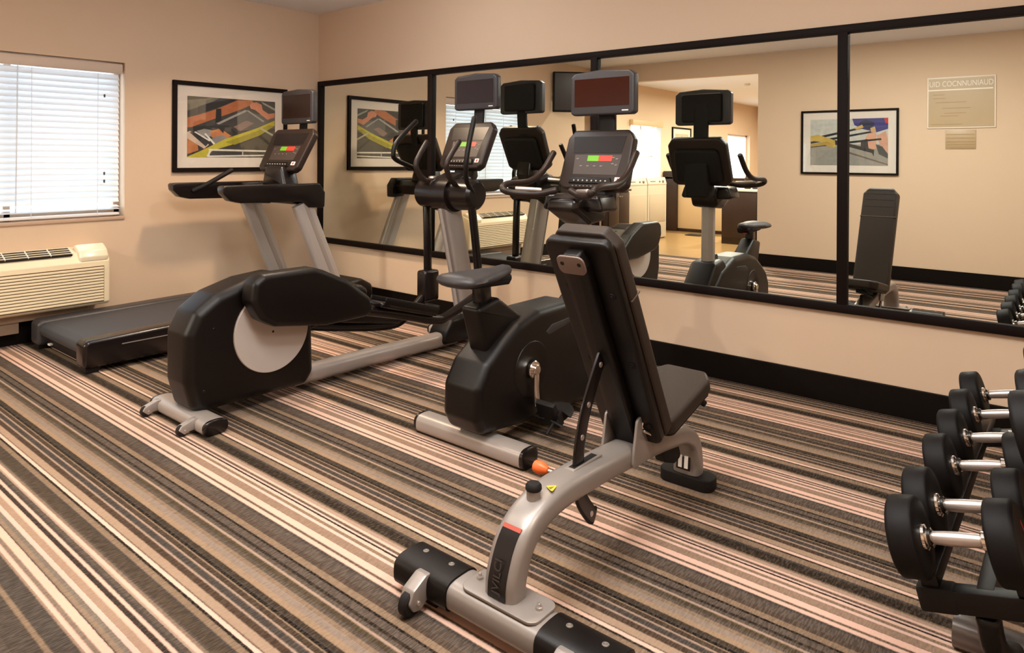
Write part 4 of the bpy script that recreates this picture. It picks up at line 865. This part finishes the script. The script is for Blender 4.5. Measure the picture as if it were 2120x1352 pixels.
# ------------------------------------------------------------ dumbbell rack and dumbbells
rk = thing('dumbbell_rack', 'two-tier black dumbbell rack with silver feet at the right edge', 'rack', (5.75, -1.47, 0))
TL = 15.0
def tilt_m(x, z): return Matrix.Translation((x, 0, z)) @ Matrix.Rotation(math.radians(-TL), 4, 'Y')
ys_low = [-2.145, -1.936, -1.621, -1.346, -1.071, -.794]
for xe, ye in ((5.525, -1.83), (5.525, -1.08)):
    b = NB(); sweep(b, [(xe, ye, .04), (6.12, ye, .04)], ell(.045, .04, 28, 3), side=(0, 1, 0), cap=.2); obj('foot', b, mat('grey_rack_metal', (110, 102, 98), .3, metal=.6, noise=.02), rk)
    dn = -.27 if ye < -1.5 else .27
    b = NB(); sweep(b, cr([(5.665, ye, .045), (5.655, ye + dn * .3, .06), (5.635, ye + dn * .8, .15), (5.625, ye + dn, .25)], 6), ell(.026, .03, 14, 3), side=(1, 0, 0)); obj('leg', b, BLK, rk)
    b = NB(); sweep(b, cr([(5.70, ye, .05), (5.84, ye + dn * .3, .16), (5.95, ye + dn * .8, .40), (6.0, ye + dn, .66)], 6), ell(.028, .035, 14, 3), side=(0, 1, 0)); obj('upright', b, BLK, rk)
for (xc, zc, u1) in ((5.567, .433, .22), (5.815, .752, .22)):
    for ye in (-2.10, -.81):
        b = NB(); box(b, -.112, u1, ye - .025, ye + .025, -.185, -.131, .005, 2, tilt_m(xc, zc)); ta = obj('tier_arm', b, BLK, rk)
        b = NB(); box(b, -.13, -.045, ye - .028, ye + .028, -.188, -.128, .008, 2, tilt_m(xc, zc)); obj('end_cap', b, RUB, ta)
    for dx in (-.095, .105):
        b = NB(); box(b, dx - .02, dx + .02, -2.12, -.66, -.132, -.0985, .004, 2, tilt_m(xc, zc)); obj('rail', b, BLK, rk)
    b = NB(); box(b, -.002, .038, -2.10, -.80, -.170, -.13, .004, 2, tilt_m(xc, zc)); obj('centre_beam', b, BLK, rk)
def dumbbell_proto(r, th, L_, label, group):
    """handle along local X, origin at the middle of the handle"""
    t = thing('dumbbell', label, 'dumbbell', (0, 0, 0), group)
    for s_ in (-1, 1):
        a = L_ / 2; b = NB()
        lathe(b, [(s_ * a, .03), (s_ * a, r * .6), (s_ * (a + .001), r * .93), (s_ * (a + .004), r * .98), (s_ * (a + .009), r), (s_ * (a + th - .010), r), (s_ * (a + th - .004), r * .98), (s_ * (a + th), r * .92), (s_ * (a + th - .003), r * .80), (s_ * (a + th - .003), .02)], (0, 0, 0), 'x', 48)
        hd = obj('weight_head', b, URE, t, 40)
        b = NB(); lathe(b, [(s_ * (a - .022), .016), (s_ * (a - .018), .022), (s_ * (a - .010), .021), (s_ * (a - .006), .029), (s_ * a, .030), (s_ * (a + .002), .028)], (0, 0, 0), 'x', 32); obj('collar', b, CHROME, t)
        b = NB(); b2 = bmesh.new(); n = 10
        for j in range(n):
            t0, t1 = math.radians(-35 + 70 * j / n), math.radians(-35 + 70 * (j + 1) / n); xx = s_ * (a + th - .0022)
            vs = [b2.verts.new((xx, q * math.cos(tt), q * math.sin(tt))) for q, tt in ((r * .55, t0), (r * .66, t0), (r * .66, t1), (r * .55, t1))]; b2.faces.new(vs)
        bmesh.ops.solidify(b2, geom=b2.faces[:], thickness=.0008); merge(b, b2); obj('red_marking', b, RED, hd, 0, label='red arc marking on the head')
    b = NB(); k = 14; pr = []
    for i in range(k + 1):
        u = i / k; pr.append((-L_ / 2 + .018 + u * (L_ - .036), .0145 + .0022 * math.sin(math.pi * u)))
    lathe(b, pr, (0, 0, 0), 'x', 28); obj('handle', b, STEEL, t)
    return t
def copy_thing(src, label):
    o = src.copy(); COL.objects.link(o); o['label'] = label
    for ch in list(src.children):
        c = ch.copy(); COL.objects.link(c); c.parent = o
        for g_ in list(ch.children):
            d = g_.copy(); COL.objects.link(d); d.parent = c
    return o
ords = ['nearest the camera', 'second from the camera', 'third from the camera', 'third from the mirror end', 'second from the mirror end', 'last, nearest the mirror']
def tier(name, xs, z, ys, rads, cat):
    for i, (yy, r) in enumerate(zip(ys, rads)):
        lab = 'black dumbbell with steel handle on the %s tier, %s' % (name, ords[i])
        if i == 0 or True:
            t = dumbbell_proto(r, .062, .143, lab, 'dumbbells on the %s tier' % name) if i == 0 else copy_thing(proto[0], lab)
            if i == 0: proto[0] = t
        t.location = (xs, yy, z); t.rotation_euler = (0, -math.radians(TL), 0)
        k = r / rads[0]
        if i: t.scale = (1, k, k)
proto = [None]
tier('lower', 5.567, .433, ys_low, [.094, .094, .091, .091, .09, .09], 'd')
proto = [None]
tier('upper', 5.815, .752, ys_low, [.094, .094, .091, .091, .09, .09], 'd')

# ------------------------------------------------------------ the side room seen in the mirror
def washer(y0, y1, label):
    t = thing('washing_machine', label, 'washing machine', (-.1, (y0 + y1) / 2, 0), 'white laundry machines in the side room')
    b = NB(); box(b, AXL + .03, .20, y0 + .008, y1 - .008, .02, .93, .012, 3); obj('cabinet', b, APPL, t)
    b = NB(); prism(b, [(AXL + .03, .92), (.20, .92), (.205, .95), (.17, 1.06), (AXL + .03, 1.06)], y0 + .008, y1 - .008, .01, 'y', 3, rad=.012); obj('control_panel', b, APPL, t)
    b = NB(); box(b, .196, .206, y0 + .06, y1 - .06, .30, .78, .01, 2); obj('door', b, mat('warm_enamel_door', (174, 156, 134), .35, noise=.01), t)
    b = NB(); cyl(b, (.19, y0 + .14, .99), .022, 0, .022, 'x', 18, .003); cyl(b, (.19, y0 + .26, .99), .014, 0, .02, 'x', 18, .003); box(b, .188, .195, y1 - .28, y1 - .10, .98, 1.0); obj('knob', b, GREYK, t)
    b = NB(); box(b, AXL + .06, .18, y0 + .03, y1 - .03, 0, .03); obj('plinth', b, GREYK, t, 0)
washer(-7.14, -6.45, 'white washing machine standing at the window end of the pair, seen in the mirror')
washer(-6.44, -5.76, 'white washing machine standing next to the dark cabinet, seen in the mirror')
cb = thing('cabinet', 'dark wood base cabinet with two doors beside the washing machines, seen in the mirror', 'cabinet', (-.1, -5.4, 0))
b = NB(); box(b, AXL + .02, .25, -5.72, -5.09, .0, .86, .004); obj('body', b, DWOOD, cb)
for y0, y1, ky in ((-5.71, -5.41, -5.435), (-5.40, -5.10, -5.375)):
    b = NB(); box(b, .25, .27, y0, y1, .08, .84, .004); d = obj('door', b, DWOOD, cb)
    b = NB(); lathe(b, [(.27, .005), (.285, .005), (.288, .012), (.298, .011), (.30, .004)], (0, ky, .78), 'x', 16); obj('knob', b, STEEL, d)
b = NB(); box(b, AXL + .02, .29, -5.74, -5.07, .86, .89, .004); obj('worktop', b, DWOOD, cb)
ct = thing('reception_counter', 'cream counter front with dark wood end panel and top, seen in the mirror', 'counter', (.1, -8.7, 0))
b = NB(); box(b, AXL + .3, 1.6, -8.85, -8.42, .0, 1.0, .004); obj('front_panel', b, mat('cream_laminate', (216, 184, 140), .5, noise=.02), ct)
b = NB(); box(b, AXL + .02, AXL + .3, -8.85, -8.36, 0, 1.15, .004); obj('end_panel', b, DWOOD, ct)
b = NB(); box(b, AXL + .02, 1.65, -8.9, -8.36, 1.0, 1.04, .004); obj('worktop', b, DWOOD, ct)
b = NB(); box(b, AXL + .3, 1.6, -8.425, -8.41, 0, .06, .003); obj('kickboard', b, DWOOD, ct)
ck2 = thing('sideboard', 'dark wood sideboard with pale top beyond the opening, seen in the mirror', 'sideboard', (1.9, -7.3, 0))
b = NB(); box(b, 1.25, 3.0, -7.6, -7.0, .0, .86, .004); obj('body', b, DWOOD, ck2)
b = NB(); box(b, 1.23, 3.02, -7.62, -6.98, .86, .90, .006); obj('worktop', b, mat('pale_worktop', (206, 196, 184), .35, noise=.05), ck2)
for x0 in (1.27, 1.85, 2.43):
    b = NB(); box(b, x0, x0 + .56, -7.0, -6.985, .1, .84, .004); obj('door', b, DWOOD, ck2)
for (xx, hh, rr, nm, lab, m_) in ((1.62, .22, .05, 'jar', 'brown jar on the sideboard top in the side room', DWOOD), (1.74, .16, .04, 'canister', 'blue-grey canister on the sideboard top in the side room', TVGREY)):
    b = NB(); lathe(b, [(.90, rr * .9), (.905, rr), (.90 + hh * .8, rr), (.90 + hh * .86, rr * .6), (.90 + hh, rr * .55)], (xx, -7.15, 0), 'z', 24); tag(obj(nm, b, m_, None), lab, nm)
b = NB(); prism(b, fillet([(AXL + .75, -8.0), (.55, -8.0), (.55, -7.75), (AXL + .75, -7.75)], .02), .0, .012, .003, 'z'); tag(obj('floor_mat', b, RUB, None), 'small black mat on the tan floor before the cream counter', 'mat')
b = NB(); lathe(b, [(H - .035, .02), (H - .03, .045), (H - .012, .055), (H - .001, .055)], (1.17, -8.3, 0), 'z', 24); tag(obj('smoke_detector', b, mat('off_white_detector', (214, 204, 190), .5, noise=.02), None), 'small off-white smoke detector on the side room ceiling', 'smoke detector')
# windows of the side room
y0, y1, z0, z1 = AW[0][0], AW[0][1], AW[0][2], AW[0][3]
b = NB(); fm = mat('white_window_frame', (226, 220, 214), .4, noise=.01)
box(b, AXL - .13, AXL - .09, y1, y1 + .05, z0, z1); box(b, AXL - .13, AXL - .09, y0 - .05, y0, z0, z1); box(b, AXL - .13, AXL - .09, y1, y0, z0, z0 + .05); box(b, AXL - .13, AXL - .09, y1, y0, z1 - .05, z1); box(b, AXL - .13, AXL - .09, (y0 + y1) / 2 - .02, (y0 + y1) / 2 + .02, z0, z1); box(b, AXL - .125, AXL - .095, y1, y0, 1.42, 1.445)
w2 = struct('window_2', b, fm); b = NB(); box(b, AXL - .112, AXL - .108, y1 + .04, y0 - .04, z0 + .04, z1 - .04); obj('pane', b, GLASS, w2, 0)
vb = thing('vertical_blind', 'pale vertical blind drawn to one side of the side room window, seen in the mirror', 'blind', (AXL + .03, -7.6, z0))
b = NB(); box(b, AXL + .005, AXL + .08, y1 - .05, y0 + .05, z1 - .06, z1 + .04, .004); obj('valance', b, mat('tan_valance', (204, 172, 130), .5, noise=.02), vb)
b = NB()
for i in range(5): box(b, -.04, .04, -.001, .001, z0 - .02, z1 - .05, 0, 2, Matrix.Translation((AXL + .045, y1 + .05 + i * .05, 0)) @ Matrix.Rotation(math.radians(20), 4, 'Z'))
obj('vanes', b, SLAT, vb, 0)
y0, y1, z0, z1 = AW[1]
b = NB(); box(b, AXL - .13, AXL - .09, y1, y1 + .05, z0, z1); box(b, AXL - .13, AXL - .09, y0 - .05, y0, z0, z1); box(b, AXL - .13, AXL - .09, y1, y0, z0, z0 + .05); box(b, AXL - .13, AXL - .09, y1, y0, z1 - .05, z1)
w3 = struct('window_3', b, fm); b = NB(); box(b, AXL - .112, AXL - .108, y1 + .04, y0 - .04, z0 + .04, z1 - .04); obj('pane', b, GLASS, w3, 0)
